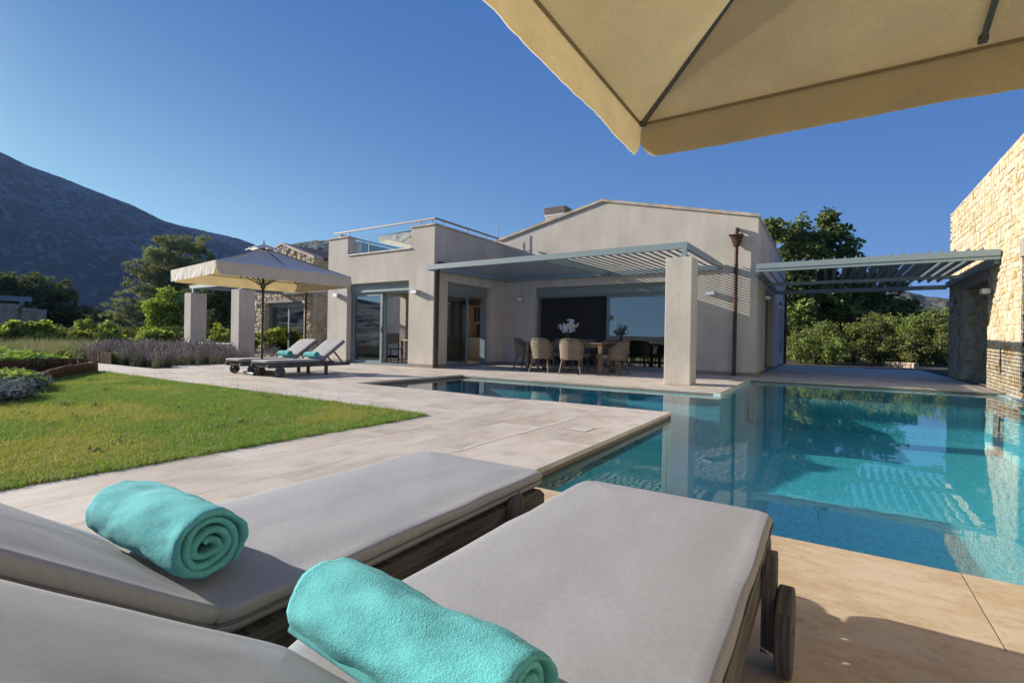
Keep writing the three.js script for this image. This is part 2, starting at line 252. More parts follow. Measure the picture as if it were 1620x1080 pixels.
// deck slabs
{
  const deck = new THREE.Group(); deck.name = 'pool_deck'; deck.userData = { kind: 'structure', label: 'beige travertine slab deck round the pool' }; scene.add(deck);
  const R = rng(11), tones = [[0.535, 0.50, 0.445], [0.55, 0.512, 0.458], [0.52, 0.483, 0.427], [0.535, 0.493, 0.432], [0.56, 0.522, 0.468]].map((c) => std({ color: C(...c), map: rep(T.travC, 0.62), bumpMap: rep(T.travB, 0.62), bumpScale: 0.0012, roughness: 0.72 }));
  const warm = [[0.53, 0.44, 0.325], [0.545, 0.455, 0.345], [0.515, 0.425, 0.31]].map((c) => std({ color: C(...c), map: rep(T.travW, 0.62), bumpMap: rep(T.travB, 0.62), bumpScale: 0.0012, roughness: 0.68 }));
  const slabs = [];
  // x0,x1,z0,z1, along ('x' or 'z'), strip width, slab length
  const lay = (x0, x1, z0, z1, along, sw, sl, mats = tones, th = 0.035) => {
    const L = along === 'x' ? [x0, x1] : [z0, z1], A = along === 'x' ? [z0, z1] : [x0, x1], n = Math.max(1, Math.round((A[1] - A[0]) / sw));
    for (let i = 0; i < n; i++) {
      const a0 = lerp(A[0], A[1], i / n), a1 = lerp(A[0], A[1], (i + 1) / n); let l = L[0] - (i % 2 ? sl * 0.5 : R() * 0.1 * sl);
      while (l < L[1] - 0.02) {
        const e = l + sl, s = Math.max(l, L[0]), f = Math.min(e, L[1]); l = e; if (f - s < 0.03) continue;
        const j = 0.0019, b = along === 'x' ? [s + j, f - j, a0 + j, a1 - j] : [a0 + j, a1 - j, s + j, f - j];
        slabs.push({ b, th, m: mats[Math.floor(R() * mats.length)], swap: along === 'z', o: [R() * 20, R() * 20], dy: -R() * 0.0012, d: Math.hypot((b[0] + b[1]) / 2, (b[2] + b[3]) / 2) / Math.sqrt(Math.min(b[1] - b[0], 1) * Math.min(b[3] - b[2], 1)) });
      }
    }
  };
  lay(-1.55, 4.4, -2.41, -1.86, 'x', 0.55, 2.08, warm); lay(-1.55, 4.4, -1.86, 1.6, 'x', 0.58, 1.16, warm);       // by the near loungers
  lay(-2.28, -1.55, -5.95, -2.41, 'z', 0.73, 1.18); lay(-2.28, -1.55, -2.41, 1.6, 'z', 0.73, 1.18);
  lay(-3.57, -2.28, -5.25, 1.6, 'z', 0.43, 1.2);
  lay(-3.57, -2.28, -5.95, -5.25, 'x', 0.7, 1.2); lay(-7.14, -3.57, -5.95, -5.4, 'x', 0.55, 1.19);
  lay(-7.14, -3.57, -5.4, -3.98, 'x', 0.474, 1.2); lay(-13.2, -7.14, -5.95, -3.98, 'x', 0.493, 1.2); lay(-24, -13.2, -5.2, -4.0, 'x', 0.6, 1.2);
  lay(-7.74, -7.14, -9.0, -5.95, 'z', 0.6, 1.2); lay(-14.2, -7.74, -10.35, -5.95, 'x', 0.55, 1.2);
  lay(-7.74, -1.52, -9.55, -9.0, 'x', 0.55, 1.24); lay(-9.25, -2.06, -13.9, -9.55, 'x', 0.543, 1.2); lay(-7.74, -9.25, -9.55, -9.0, 'x', 0.55, 1.2);
  lay(-9.25, -7.74, -10.35, -9.55, 'x', 0.4, 1.2); lay(-2.06, -1.52, -13.9, -9.55, 'z', 0.54, 1.2);
  lay(-1.52, 2.85, -13.5, -12.95, 'x', 0.55, 1.46); lay(-1.52, 2.85, -22.9, -13.5, 'x', 0.59, 1.2);
  lay(-24, -14.2, -13.9, -9.75, 'x', 0.6, 1.2);
  slabs.sort((p, q) => p.d - q.d);
  const rest = tones.concat(warm).map(() => []);
  slabs.forEach((s, i) => {
    const g = box(s.b[0], s.b[1], -s.th + s.dy, s.dy, s.b[2], s.b[3], s.o[0], s.o[1], s.swap);
    if (i < 298) P(deck, 'slab', g, s.m); else rest[tones.concat(warm).indexOf(s.m)].push(g);
  });
  rest.forEach((r, i) => { if (r.length) stuff(deck, 'paving', r, tones.concat(warm)[i]); });
  const bed = (x0, x1, z0, z1) => box(x0, x1, -0.065, -0.006, z0, z1);
  P(deck, 'joint_mortar', [bed(-1.548, 4.4, -2.40, 1.6), bed(-3.568, -1.552, -5.945, 1.6), bed(-13.2, -3.572, -5.945, -3.985), bed(-24, -13.21, -5.2, -4.01), bed(-14.2, -7.145, -10.35, -5.952), bed(-9.25, -1.53, -13.9, -9.005), bed(-9.25, -7.15, -10.34, -8.99), bed(-1.515, 2.85, -22.9, -12.955), bed(-24, -14.21, -13.9, -9.75)], Mt.travBase);
  // pale lime line washed out of the joint beside the pool coping
  { const g = soft((u, v) => { const z = lerp(-2.75, -5.75, u), w = 0.055 * Math.max(0, f2(u * 14, 2, 51) - 0.22) * (0.4 + smooth(0, 0.1, u)); return V(-2.275 + (v - 0.5) * w + 0.03 * (f2(u * 9, 8, 52) - 0.5), 0.0012, z); }, 90, 2); P(deck, 'lime_stain', g, std({ color: C(0.66, 0.63, 0.58), map: rep(T.travC, 1), roughness: 0.9, side: THREE.DoubleSide })); }
  // skimmer lid let into the coping by the pool tip
  const lid = thing('skimmer_lid', 'square stone skimmer lid let into the coping near the deck tip', 'lid', [-1.95, 0, -4.24]);
  P(lid, 'lid_plate', box(-0.11, 0.11, 0.0005, 0.0016, -0.11, 0.11), tones[0]);
  P(lid, 'lid_gap', [box(-0.116, 0.116, 0.0004, 0.0013, -0.116, -0.111), box(-0.116, 0.116, 0.0004, 0.0013, 0.111, 0.116), box(-0.116, -0.111, 0.0004, 0.0013, -0.11, 0.11), box(0.111, 0.116, 0.0004, 0.0013, -0.11, 0.11)], Mt.dark);
}
// ---------- the villa: flat-roofed wing and gabled hall ----------
const villa = thing('villa', 'taupe rendered villa with roof terrace and gabled wing behind the pool', 'house');
const XF0 = -13.85, XF1 = -9.25, ZF = -10.35, ZG = -13.9, XR = -1.53;
{
  P(villa, 'terrace_wing_front_wall', wallZ([[XF0, 0.1], [-12.9, 0.1], [-12.9, 2.5], [-10.2, 2.5], [-10.2, 0.1], [XF1, 0.1], [XF1, 3.99], [-10.14, 3.99], [-10.14, 3.39], [-12.9, 3.39], [-12.9, 3.99], [XF0, 3.99]], [], ZF, ZF - 0.3), Mt.plaster);
  P(villa, 'terrace_wing_side_wall', wallX([[ZF - 0.3, 0.1], [-10.95, 0.1], [-10.95, 2.48], [-13.1, 2.48], [-13.1, 0.1], [ZG, 0.1], [ZG, 3.99], [ZF - 0.3, 3.99]], [], XF1, XF1 - 0.3), Mt.plaster);
  P(villa, 'terrace_wing_outer_wall', [wallX([[ZF - 0.3, 0], [-17.5, 0], [-17.5, 3.5], [ZF - 0.3, 3.5]], [rect(-13.6, -11.4, 0.05, 2.4), rect(-16.8, -14.4, 0.9, 2.4)], XF0 + 0.3, XF0), box(XF0, XF0 + 0.3, 3.5, 3.99, ZF - 1.0, ZF - 0.3)], Mt.plaster);
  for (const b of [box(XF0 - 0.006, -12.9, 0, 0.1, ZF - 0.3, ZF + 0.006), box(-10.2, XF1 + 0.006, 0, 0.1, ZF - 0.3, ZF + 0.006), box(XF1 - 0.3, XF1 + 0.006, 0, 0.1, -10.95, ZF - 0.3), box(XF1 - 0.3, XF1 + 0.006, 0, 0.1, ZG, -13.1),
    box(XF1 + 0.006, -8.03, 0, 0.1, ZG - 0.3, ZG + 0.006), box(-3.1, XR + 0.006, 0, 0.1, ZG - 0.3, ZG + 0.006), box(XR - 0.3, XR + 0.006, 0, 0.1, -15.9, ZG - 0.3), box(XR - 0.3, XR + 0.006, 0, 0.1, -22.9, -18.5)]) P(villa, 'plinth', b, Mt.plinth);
  P(villa, 'back_wall', box(XF0, -10.02, 0, 3.99, -17.8, -17.5), Mt.plaster);
  P(villa, 'terrace_slab', [box(XF0 + 0.3, XF1 - 0.3, 2.72, 3.0, -13.9, ZF - 0.3), box(XF0 + 0.3, -10.03, 2.72, 3.0, -17.5, -13.9)], Mt.coping);
  P(villa, 'interior_ceiling', [box(XF0 + 0.31, XF1 - 0.31, 2.6, 2.715, -17.45, ZF - 0.31)], Mt.inner);
  for (const b of [box(XF0 - 0.03, -12.88, 3.99, 4.035, ZF - 0.33, ZF + 0.03), box(-10.16, XF1 + 0.03, 3.99, 4.035, ZF - 0.33, ZF + 0.03), box(XF1 - 0.33, XF1 + 0.03, 3.99, 4.035, ZG, ZF - 0.331), box(XF0 - 0.03, XF0 + 0.33, 3.991, 4.036, ZF - 1.02, ZF - 0.331), box(XF0 - 0.03, XF0 + 0.33, 3.5, 3.54, -17.5, ZF - 1.021)]) P(villa, 'parapet_coping', b, Mt.coping);
  P(villa, 'parapet_sill', rbox(-12.88, -10.15, 3.39, 3.43, ZF - 0.33, ZF + 0.04, 0.01), Mt.sill);
  // gabled hall
  const ridge = -5.78, gy = (x) => 5.0 - Math.abs(x - ridge) * 0.226;
  P(villa, 'gable_wall', wallZ([[XF1, 0.1], [-8.03, 0.1], [-8.03, 2.53], [-3.1, 2.53], [-3.1, 0.1], [XR, 0.1], [XR, gy(XR)], [ridge, 5.0], [-10.02, gy(-10.02)], [-10.02, 3.0], [XF1, 3.0]], [], ZG, ZG - 0.3), Mt.plaster);
  P(villa, 'hall_side_wall', wallX([[ZG - 0.3, 0.1], [-15.9, 0.1], [-15.9, 2.45], [-18.5, 2.45], [-18.5, 0.1], [-22.9, 0.1], [-22.9, gy(XR)], [ZG - 0.3, gy(XR)]], [rect(-22.3, -20.7, 0.5, 2.45)], XR - 0.3, XR), Mt.plaster);
  P(villa, 'hall_outer_wall', box(-10.02, -9.72, 0, gy(-10.02), -22.9, ZG - 0.301), Mt.plaster);
  P(villa, 'hall_back_wall', wallZ([[-9.72, 0], [XR, 0], [XR, gy(XR)], [ridge, 5.0], [-9.72, gy(-9.72)]], [], -22.9, -23.2), Mt.plaster);
  const slab = (xa, xb) => { const ya = gy(xa), yb = gy(xb); return wallZ([[xa, ya + 0.004], [xb, yb + 0.004], [xb, yb + 0.09], [xa, ya + 0.09]], [], ZG - 0.001, -23.25); };
  P(villa, 'hall_roof', [slab(-10.08, ridge), slab(ridge, XR + 0.02)], Mt.coping);
  const verge = (xa, xb) => wallZ([[xa, gy(xa) + 0.02], [xb, gy(xb) + 0.02], [xb, gy(xb) + 0.10], [xa, gy(xa) + 0.10]], [], ZG, ZG + 0.05);
  P(villa, 'roof_verge', [verge(-9.5, ridge), verge(ridge, XR + 0.03)], Mt.coping);
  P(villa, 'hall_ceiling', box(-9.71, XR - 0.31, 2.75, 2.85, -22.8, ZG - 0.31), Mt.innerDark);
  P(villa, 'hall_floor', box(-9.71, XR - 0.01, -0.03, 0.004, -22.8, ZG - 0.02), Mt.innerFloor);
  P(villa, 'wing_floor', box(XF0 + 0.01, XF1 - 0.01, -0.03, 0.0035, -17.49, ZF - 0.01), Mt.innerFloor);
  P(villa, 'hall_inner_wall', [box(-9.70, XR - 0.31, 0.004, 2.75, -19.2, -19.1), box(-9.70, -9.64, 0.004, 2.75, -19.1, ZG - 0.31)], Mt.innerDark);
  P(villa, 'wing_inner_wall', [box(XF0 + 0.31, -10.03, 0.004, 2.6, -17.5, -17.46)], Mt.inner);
  // chimney with dark louvred cap
  const ch = sub('chimney', villa); P(ch, 'stack', box(-8.55, -7.82, 4.2, 5.24, -15.9, -15.4), Mt.plaster); P(ch, 'collar', box(-8.57, -7.80, 5.24, 5.3, -15.92, -15.38), Mt.white);
  P(ch, 'cap_core', box(-8.45, -7.92, 5.3, 5.53, -15.8, -15.5), Mt.dark);
  for (let i = 0; i < 5; i++) P(ch, 'louvre', box(-8.6, -7.77, 5.31 + i * 0.05, 5.335 + i * 0.05, -15.95, -15.35), Mt.concrete);
  // roof terrace railing
  const ra = sub('terrace_railing', villa), ry = 4.2;
  P(ra, 'handrail', [bar(V(-13.5, ry, ZF - 0.1), V(XF1 - 0.08, ry, ZF - 0.1), 0.05, 0.045), bar(V(XF1 - 0.08, ry, ZF - 0.08), V(XF1 - 0.08, ry, -13.55), 0.05, 0.045), bar(V(-13.7, ry, ZF - 0.35), V(-13.7, ry - 0.03, -17.3), 0.05, 0.045), bar(V(-13.72, ry, ZF - 0.1), V(-13.5, ry, ZF - 0.1), 0.05, 0.045)], Mt.inox);
  for (const [x, z, y0] of [[-13.4, ZF - 0.1, 4.03], [-12.96, ZF - 0.1, 4.03], [-9.9, ZF - 0.1, 4.03], [-9.45, ZF - 0.1, 4.03], [-9.33, -10.8, 4.03], [-9.33, -11.9, 4.03], [-9.33, -12.9, 4.03], [-9.33, -13.5, 4.03], [-13.7, -11.9, 3.54], [-13.7, -13.3, 3.54], [-13.7, -14.9, 3.54]]) P(ra, 'rail_post', box(x - 0.015, x + 0.015, y0, ry - 0.02, z - 0.015, z + 0.015), Mt.inox);
  P(ra, 'rail_wire', [tube(V(-12.9, 3.97, ZF - 0.1), V(-10.14, 3.97, ZF - 0.1), 0.004)], Mt.inox);
  P(ra, 'glass_panel', [box(-12.86, -10.2, 3.44, 3.98, ZF - 0.17, ZF - 0.155)], Mt.clear);
  P(ra, 'side_glass', [box(-13.71, -13.70, 3.56, 4.1, -17.2, -11.45)], Mt.clear);
}
// sliding doors. Built in their own plane (x to the right, y up, looking at +z), then turned
function frameG(x0, x1, y0, y1, t, z0, z1) { return wallZ(rect(x0, x1, y0, y1), [rect(x0 + t, x1 - t, y0 + t, y1 - t)], z0, z1); }
function slidingDoor(parent, o, turn, w, h, sashes, shutterH = 0.25, label) {
  const d = sub('sliding_door', parent, label); d.position.set(...o); d.rotation.y = turn;
  P(d, 'shutter_box', [box(0, w, h - shutterH, h, -0.1, 0.06), box(0, w, h - shutterH - 0.02, h - shutterH, -0.1, 0.075)], Mt.shutter);
  P(d, 'frame', frameG(0, w, 0, h - shutterH - 0.02, 0.055, -0.16, 0.03), Mt.frame);
  P(d, 'threshold', box(0, w, 0.0, 0.02, -0.15, 0.09), Mt.frame);
  for (const [x0, x1, z, kind] of sashes) {
    const s0 = 0.03, s1 = h - shutterH - 0.05;
    P(d, 'sash', frameG(x0, x1, s0, s1, kind === 'slim' ? 0.05 : 0.085, z - 0.045, z), Mt.frame);
    if (kind !== 'slim') P(d, 'pane', box(x0 + 0.083, x1 - 0.083, s0 + 0.083, s1 - 0.083, z - 0.026, z - 0.018), Mt.glass);
    if (kind === 'handle') P(d, 'handle', box(x1 - 0.055, x1 - 0.03, 0.98, 1.16, z, z + 0.03), Mt.inox);
  }
  return d;
}
slidingDoor(villa, [-12.9, 0.004, ZF - 0.2], 0, 2.7, 2.496, [[0.08, 1.42, 0.02, 'handle'], [0.14, 1.5, -0.06, 'pane']]);
slidingDoor(villa, [XF1 - 0.2, 0.004, -10.95], Math.PI / 2, 2.15, 2.476, [[0.07, 1.2, 0.02, 'handle'], [0.95, 1.28, -0.06, 'slim']]);
slidingDoor(villa, [-8.03, 0.004, ZG - 0.16], 0, 4.93, 2.526, [[2.40, 4.87, 0.02, 'pane']]);
slidingDoor(villa, [XR - 0.2, 0.004, -15.9], Math.PI / 2, 2.6, 2.446, [[0.05, 1.3, 0.02, 'pane'], [1.28, 2.55, -0.06, 'pane']], 0.02);
P(villa, 'window_pane', box(XR - 0.2, XR - 0.19, 0.55, 2.4, -22.25, -20.75), Mt.glass);
P(villa, 'window_frame', (() => { const g = frameG(0, 1.6, 0, 1.95, 0.06, 0, 0.06); g.rotateY(Math.PI / 2); g.translate(XR - 0.22, 0.5, -20.7); return g; })(), Mt.frame);
// dark mullion left of the fixed hall window and its insect screen
P(villa, 'insect_screen', box(-7.95, -5.66, 0.06, 2.22, ZG - 0.235, ZG - 0.232), Mt.screen);
// downpipes
function downpipe(label, pts, hopper) {
  const d = sub('downpipe', villa, label); P(d, 'pipe', [path(pts, 0.048, 60, 12)], Mt.rust);
  for (const y of [0.9, 2.0, 2.85]) if (y < pts[0].y) { const q = pts[pts.length - 1]; const c = new THREE.TorusGeometry(0.056, 0.009, 6, 16); c.rotateX(Math.PI / 2); c.translate(q.x, y, q.z); P(d, 'pipe_clip', [c, box(q.x - 0.012, q.x + 0.012, y - 0.012, y + 0.012, q.z - 0.09, q.z - 0.05)], Mt.rust); }
  if (hopper) {
    const [x, y, z] = hopper, k = new THREE.CylinderGeometry(0.2, 0.09, 0.27, 4, 1); k.rotateY(Math.PI / 4); k.translate(x, y - 0.135, z);
    P(d, 'hopper', [k.toNonIndexed(), box(x - 0.165, x + 0.165, y, y + 0.025, z - 0.12, z + 0.165)], Mt.rust);
    P(d, 'spout', path([V(x, y + 0.19, ZG - 0.02), V(x, y + 0.18, z - 0.03), V(x, y + 0.02, z + 0.01)], 0.05, 16, 10), Mt.rust);
  }
}
downpipe('rusty copper downpipe with hopper on the gable wall', [V(-2.02, 3.4, ZG + 0.13), V(-2.02, 1.5, ZG + 0.13), V(-2.02, 0.01, ZG + 0.13)], [-2.02, 3.6, ZG + 0.13]);
downpipe('dark brown downpipe on the corner of the terrace wing', [V(XF1 + 0.07, 2.93, -11.4), V(XF1 + 0.07, 2.94, -10.52), V(XF1 + 0.07, 2.8, -10.44), V(XF1 + 0.07, 1.2, -10.43), V(XF1 + 0.07, 0.02, -10.43)]);
downpipe('thin brown downpipe at the rear corner of the hall', [V(XR + 0.07, 3.0, -22.86), V(XR + 0.07, 1.5, -22.86), V(XR + 0.07, 0.05, -22.86)]);
// antenna mast on the terrace parapet
{ const a = thing('aerial_mast', 'thin aerial mast with crossbars at the rear end of the terrace railing', 'aerial', [-9.36, 4.03, -13.62]);
  P(a, 'mast', tube(V(0, 0, 0), V(0, 0.62, 0), 0.012), Mt.inox); P(a, 'crossbar', [tube(V(-0.3, 0.12, 0), V(0.1, 0.16, 0), 0.008), tube(V(-0.06, 0.05, -0.05), V(-0.06, 0.35, -0.05), 0.01)], Mt.inox); }
// wall lamps: box lights that throw up and down
{
  const l = thing('wall_lamp', '', 'wall lamp');
  P(l, 'lamp_body', [rbox(-0.11, 0.11, -0.05, 0.05, 0.0, 0.03, 0.004), rbox(-0.11, 0.11, 0.048, 0.056, 0.03, 0.14, 0.003), rbox(-0.11, 0.11, -0.056, -0.048, 0.03, 0.14, 0.003), rbox(0.102, 0.112, -0.05, 0.05, 0.03, 0.14, 0.003)], Mt.lampBody);
  P(l, 'diffuser', rbox(-0.105, 0.10, -0.047, 0.047, 0.03, 0.135, 0.008), Mt.lampGlass);
  const at = [[[-13.33, 2.16, ZF], 0, 'small box wall lamp left of the open glass door on the terrace wing'], [[-9.9, 2.14, ZF], 0, 'sunlit box wall lamp right of the open glass door on the terrace wing'], [[-8.55, 2.16, ZG], 0, 'shaded box wall lamp between the kitchen door corner and the big hall window'], [[-2.64, 2.16, ZG], 0, 'box wall lamp in the slat shadows beside the rusty downpipe'],
    [[XR, 2.14, -15.62], Math.PI / 2, 'near one of two box wall lamps on the hall side under the pool-end pergola'], [[XR, 2.14, -19.7], Math.PI / 2, 'farther of two box wall lamps on the hall side by the tall window'], [[2.83, 2.02, -14.05], -Math.PI / 2, 'large looking box wall lamp beside the stone house doorway lintel'], [[2.83, 1.99, -17.6], -Math.PI / 2, 'small box wall lamp near the far corner of the stone house'],
    [[-20.15, 2.4, -13.9], 0, 'box wall lamp right of the garden wing glass door'], [[-24.1, 2.36, -13.9], 0, 'box wall lamp left of the garden wing glass door']];
  at.forEach(([p, r, label], i) => { if (!i) { l.position.set(...p); l.rotation.y = r; l.userData.label = label; } else dup(l, p, r, label); });
}
// pillar and pool pergola
{
  const p = thing('rendered_pillar', 'square taupe rendered pillar at the pool edge carrying the pergola corner', 'pillar', [-2.505, 0, -10.225]);
  P(p, 'shaft', rbox(-0.255, 0.255, 0.0, 2.52, -0.255, 0.255, 0.012, 2), Mt.plaster);
  const g = thing('pergola', 'grey steel pergola with many thin slats over the dining terrace', 'pergola', [0, 0, 0]);
  const yb = (z) => 2.755 + (-10.04 - z) * 0.028;
  P(g, 'front_beam', box(-9.22, -2.36, 2.69, 2.82, -10.08, -10.0), Mt.steel);
  P(g, 'side_beam', bar(V(-2.40, 2.755, -10.081), V(-2.40, yb(-13.88), -13.88), 0.08, 0.13), Mt.steel);
  P(g, 'cross_beam', bar(V(-5.56, 2.735, -10.081), V(-5.56, yb(-13.88) - 0.02, -13.88), 0.10, 0.15), Mt.steel);
  P(g, 'side_beam', bar(V(-9.20, 2.745, -10.081), V(-9.20, yb(-13.88) - 0.01, -13.88), 0.06, 0.13), Mt.steel);
  P(g, 'wall_beam', [box(-9.16, -5.62, 2.77, 2.90, -13.9, -13.82), box(-5.50, -2.45, 2.77, 2.90, -13.9, -13.82)], Mt.steel);
  P(g, 'post', box(-2.46, -2.37, 2.52, 2.69, -10.085, -9.995), Mt.steel);
  let n = 0;
  for (let x = -2.56; x > -9.1; x -= 0.189, n++) if (Math.abs(x + 5.56) > 0.09) P(g, 'slat', bar(V(x, 2.79, -10.085), V(x, 2.79 + 0.103, -13.815), 0.05, 0.018), Mt.steelSlat);
}
{ // pergola between the hall and the stone house
  const g = thing('pergola', 'grey steel pergola with tilted blades bridging hall and stone house', 'pergola');
  P(g, 'front_beam', [box(-1.50, 2.84, 2.665, 2.79, -13.42, -13.34), box(-1.50, 2.84, 2.595, 2.662, -13.44, -13.36)], Mt.steel);
  P(g, 'middle_beam', box(-1.50, 2.84, 2.52, 2.60, -16.04, -15.96), Mt.steel); P(g, 'back_beam', box(-1.50, 2.84, 2.50, 2.62, -18.64, -18.56), Mt.steel);
  P(g, 'wall_beam', [box(-1.528, -1.45, 2.52, 2.66, -18.55, -13.45)], Mt.steel); P(g, 'wall_beam', [box(2.77, 2.848, 2.52, 2.66, -18.3, -13.45)], Mt.steel);
  for (let x = -1.34; x < 2.72; x += 0.208) {
    const b = new THREE.BoxGeometry(0.016, 0.16, 5.24); b.rotateZ(rad(22)); b.translate(x, 2.775, -16.0); P(g, 'blade', planar(b), Mt.steelSlat);
  }
}
// kitchen and dining corner seen through the doors
{
  const k = thing('kitchen_cabinet', 'cream kitchen cupboards with glazed doors seen through the side door', 'cabinet', [-13.4, 0.004, -17.45]);
  P(k, 'tall_cupboard', rbox(0, 0.36, 0, 2.3, 0, 0.6, 0.006), Mt.cream); P(k, 'base_cupboard', rbox(0.365, 2.2, 0, 0.9, 0, 0.6, 0.006), Mt.cream); P(k, 'worktop', box(0.365, 2.2, 0.9, 0.94, 0, 0.62), Mt.innerDark);
  P(k, 'splashback', box(0.365, 2.2, 0.94, 1.5, 0, 0.02), Mt.innerDark);
  const u = sub('wall_cupboard', k); P(u, 'carcass', box(0.365, 2.2, 1.5, 2.3, 0, 0.34), Mt.cream);
  for (let i = 0; i < 4; i++) { const x = 0.40 + i * 0.45; P(u, 'door_pane', [box(x + 0.06, x + 0.2, 1.58, 2.2, 0.341, 0.346), box(x + 0.23, x + 0.37, 1.58, 2.2, 0.341, 0.346)], Mt.dark); P(k, 'door_gap', box(x - 0.005, x, 0.08, 0.86, 0.601, 0.603), Mt.dark); }
  const c = thing('dining_chair', 'wooden chair just inside the open glass door of the terrace wing', 'chair', [-12.55, 0.004, -12.1], 0.5);
  P(c, 'seat', rbox(-0.22, 0.22, 0.43, 0.47, -0.22, 0.22, 0.01), Mt.teak); P(c, 'backrest', rbox(-0.22, 0.22, 0.62, 0.98, 0.19, 0.22, 0.01), Mt.seat);
  for (const [x, z, h] of [[-0.2, -0.2, 0.43], [0.2, -0.2, 0.43], [-0.2, 0.205, 0.95], [0.2, 0.205, 0.95]]) P(c, 'leg', box(x - 0.02, x + 0.02, 0, h, z - 0.015, z + 0.015), Mt.teak);
  const t = thing('dining_table', 'pale wooden table inside the terrace wing behind the open door', 'table', [-11.9, 0.004, -12.6]);
  P(t, 'tabletop', rbox(-0.45, 0.9, 0.73, 0.77, -0.45, 0.45, 0.008), Mt.cream);
  for (const [x, z] of [[-0.4, -0.4], [-0.4, 0.4], [0.85, -0.4], [0.85, 0.4]]) P(t, 'leg', box(x - 0.03, x + 0.03, 0, 0.73, z - 0.03, z + 0.03), Mt.teak);
  const s = thing('sideboard', 'low brown sideboard in the dark hall behind the dining table', 'sideboard', [-8.6, 0.004, -17.6]);
  P(s, 'carcass', rbox(0, 1.6, 0.1, 0.85, 0, 0.45, 0.01), Mt.teak); P(s, 'top', rbox(-0.02, 1.62, 0.85, 0.89, -0.02, 0.47, 0.01), Mt.teak); for (const x of [0.05, 1.55]) P(s, 'leg', box(x - 0.03, x + 0.03, 0, 0.1, 0.05, 0.4), Mt.teak);
}
// ---------- stone buildings ----------
const stoneMats = [[0.645, 0.555, 0.405], [0.67, 0.585, 0.44], [0.62, 0.525, 0.37], [0.63, 0.555, 0.43], [0.60, 0.47, 0.28], [0.50, 0.335, 0.15]].map((c) => std({ color: C(...c), map: rep(T.stoneC, 1.3), bumpMap: rep(T.stone, 1.8), bumpScale: 0.016, roughness: 0.92 }));
const stoneW = [0.36, 0.64, 0.84, 0.93, 0.975, 1];
// one stone: an eight-sided rough block in the plane (s, y), out along +w
function stoneG(R, s0, s1, y0, y1, out) {
  const g = 0.002, j = () => (R() - 0.5) * 0.06, w = s1 - s0, h = y1 - y0, c = Math.min(w, h) * (0.14 + 0.24 * R());
  const o = [[s0 + c, y0], [s1 - c * R(), y0], [s1, y0 + c], [s1, y1 - c * R()], [s1 - c, y1], [s0 + c * R(), y1], [s0, y1 - c], [s0, y0 + c * R()]].map(([a, b]) => [clamp(a + j(), s0 + g, s1 - g), clamp(b + j(), y0 + g, y1 - g)]);
  const cx = (s0 + s1) / 2 + (R() - 0.5) * 0.3 * w, cy = (y0 + y1) / 2 + (R() - 0.5) * 0.3 * h, pos = [], uv = [], ou = R() * 9, ov = R() * 9;
  const tri = (...q) => q.forEach((p) => { pos.push(...p); uv.push(p[0] + ou, p[1] + ov + p[2]); });
  const top = o.map(([a, b]) => [lerp(a, cx, 0.11 + 0.1 * R()), lerp(b, cy, 0.11 + 0.1 * R()), out * (0.72 + 0.4 * R())]), mid = [cx, cy, out * (1 + 0.25 * R())];
  for (let i = 0; i < 8; i++) { const k = (i + 1) % 8, a = [...o[i], -0.03], b = [...o[k], -0.03]; tri(a, b, top[k]); tri(a, top[k], top[i]); tri(top[i], top[k], mid); }
  const q = new THREE.BufferGeometry(); q.setAttribute('position', new THREE.Float32BufferAttribute(pos, 3)); q.setAttribute('uv', new THREE.Float32BufferAttribute(uv, 2)); q.computeVertexNormals(); return q;
}
function stonework(R, s0, s1, y0, topOf, holes, scale = 1, quoin = 0.4) {
  const out = []; let y = y0, tall = [];
  const blocked = (a, b, c, d) => holes.some(([p, q, r, t]) => a < q - 0.01 && b > p + 0.01 && c < t - 0.01 && d > r + 0.01);
  while (y < topOf(s0) + 2) {
    const h = scale * (0.085 + 0.12 * R()), next = []; let s = s0, any = false;
    const cuts = [...new Set([s0, s1, ...holes.filter((q) => q[2] < y + h && q[3] > y).flatMap((q) => [q[0], q[1]])])].filter((q) => q >= s0 && q <= s1).sort((a, b) => a - b);
    for (let c = 0; c < cuts.length - 1; c++) {
      s = cuts[c]; const end = cuts[c + 1]; if (blocked(s + 0.02, end - 0.02, y + 0.02, y + h - 0.02)) continue;
      while (s < end - 0.01) {
        const T2 = tall.find((t) => s >= t[0] - 1e-4 && s < t[1] - 1e-4); if (T2) { s = T2[1]; continue; }
        let w = scale * (0.12 + 0.26 * R() * (0.6 + h * 2.4)); if ((s === cuts[c] || end - s < w + 0.2 * scale) && R() < quoin) w *= 1.2;
        const lim = tall.filter((t) => t[0] > s).reduce((m, t) => Math.min(m, t[0]), end); if (s + w > lim - 0.1 * scale) w = lim - s;
        let hh = h; if (R() < 0.30 && w < 0.34 * scale && !blocked(s, s + w, y, y + h * 2)) { hh = h * 1.75; next.push([s, s + w]); }
        const lid = Math.min(topOf(s), topOf(s + w)); if (y < lid - 0.03) { out.push([s, s + w, y, Math.min(y + hh, lid)]); any = true; }
        s += w;
      }
    }
    tall = next; y += h; if (!any) break;
  }
  return out;
}
function buildStones(parent, R, list, place, out, limit, dist) {
  list.sort((a, b) => dist(a) - dist(b)); const rest = stoneMats.map(() => []);
  list.forEach((q, i) => { const r = R(), m = stoneW.findIndex((w) => r < w), g = stoneG(R, ...q, out * (0.5 + 0.8 * R())); place(g); if (i < limit) P(parent, 'stone', g, stoneMats[m]); else rest[m].push(g); });
  rest.forEach((r, i) => { if (r.length) stuff(parent, 'stonework', r, stoneMats[i]); });
}
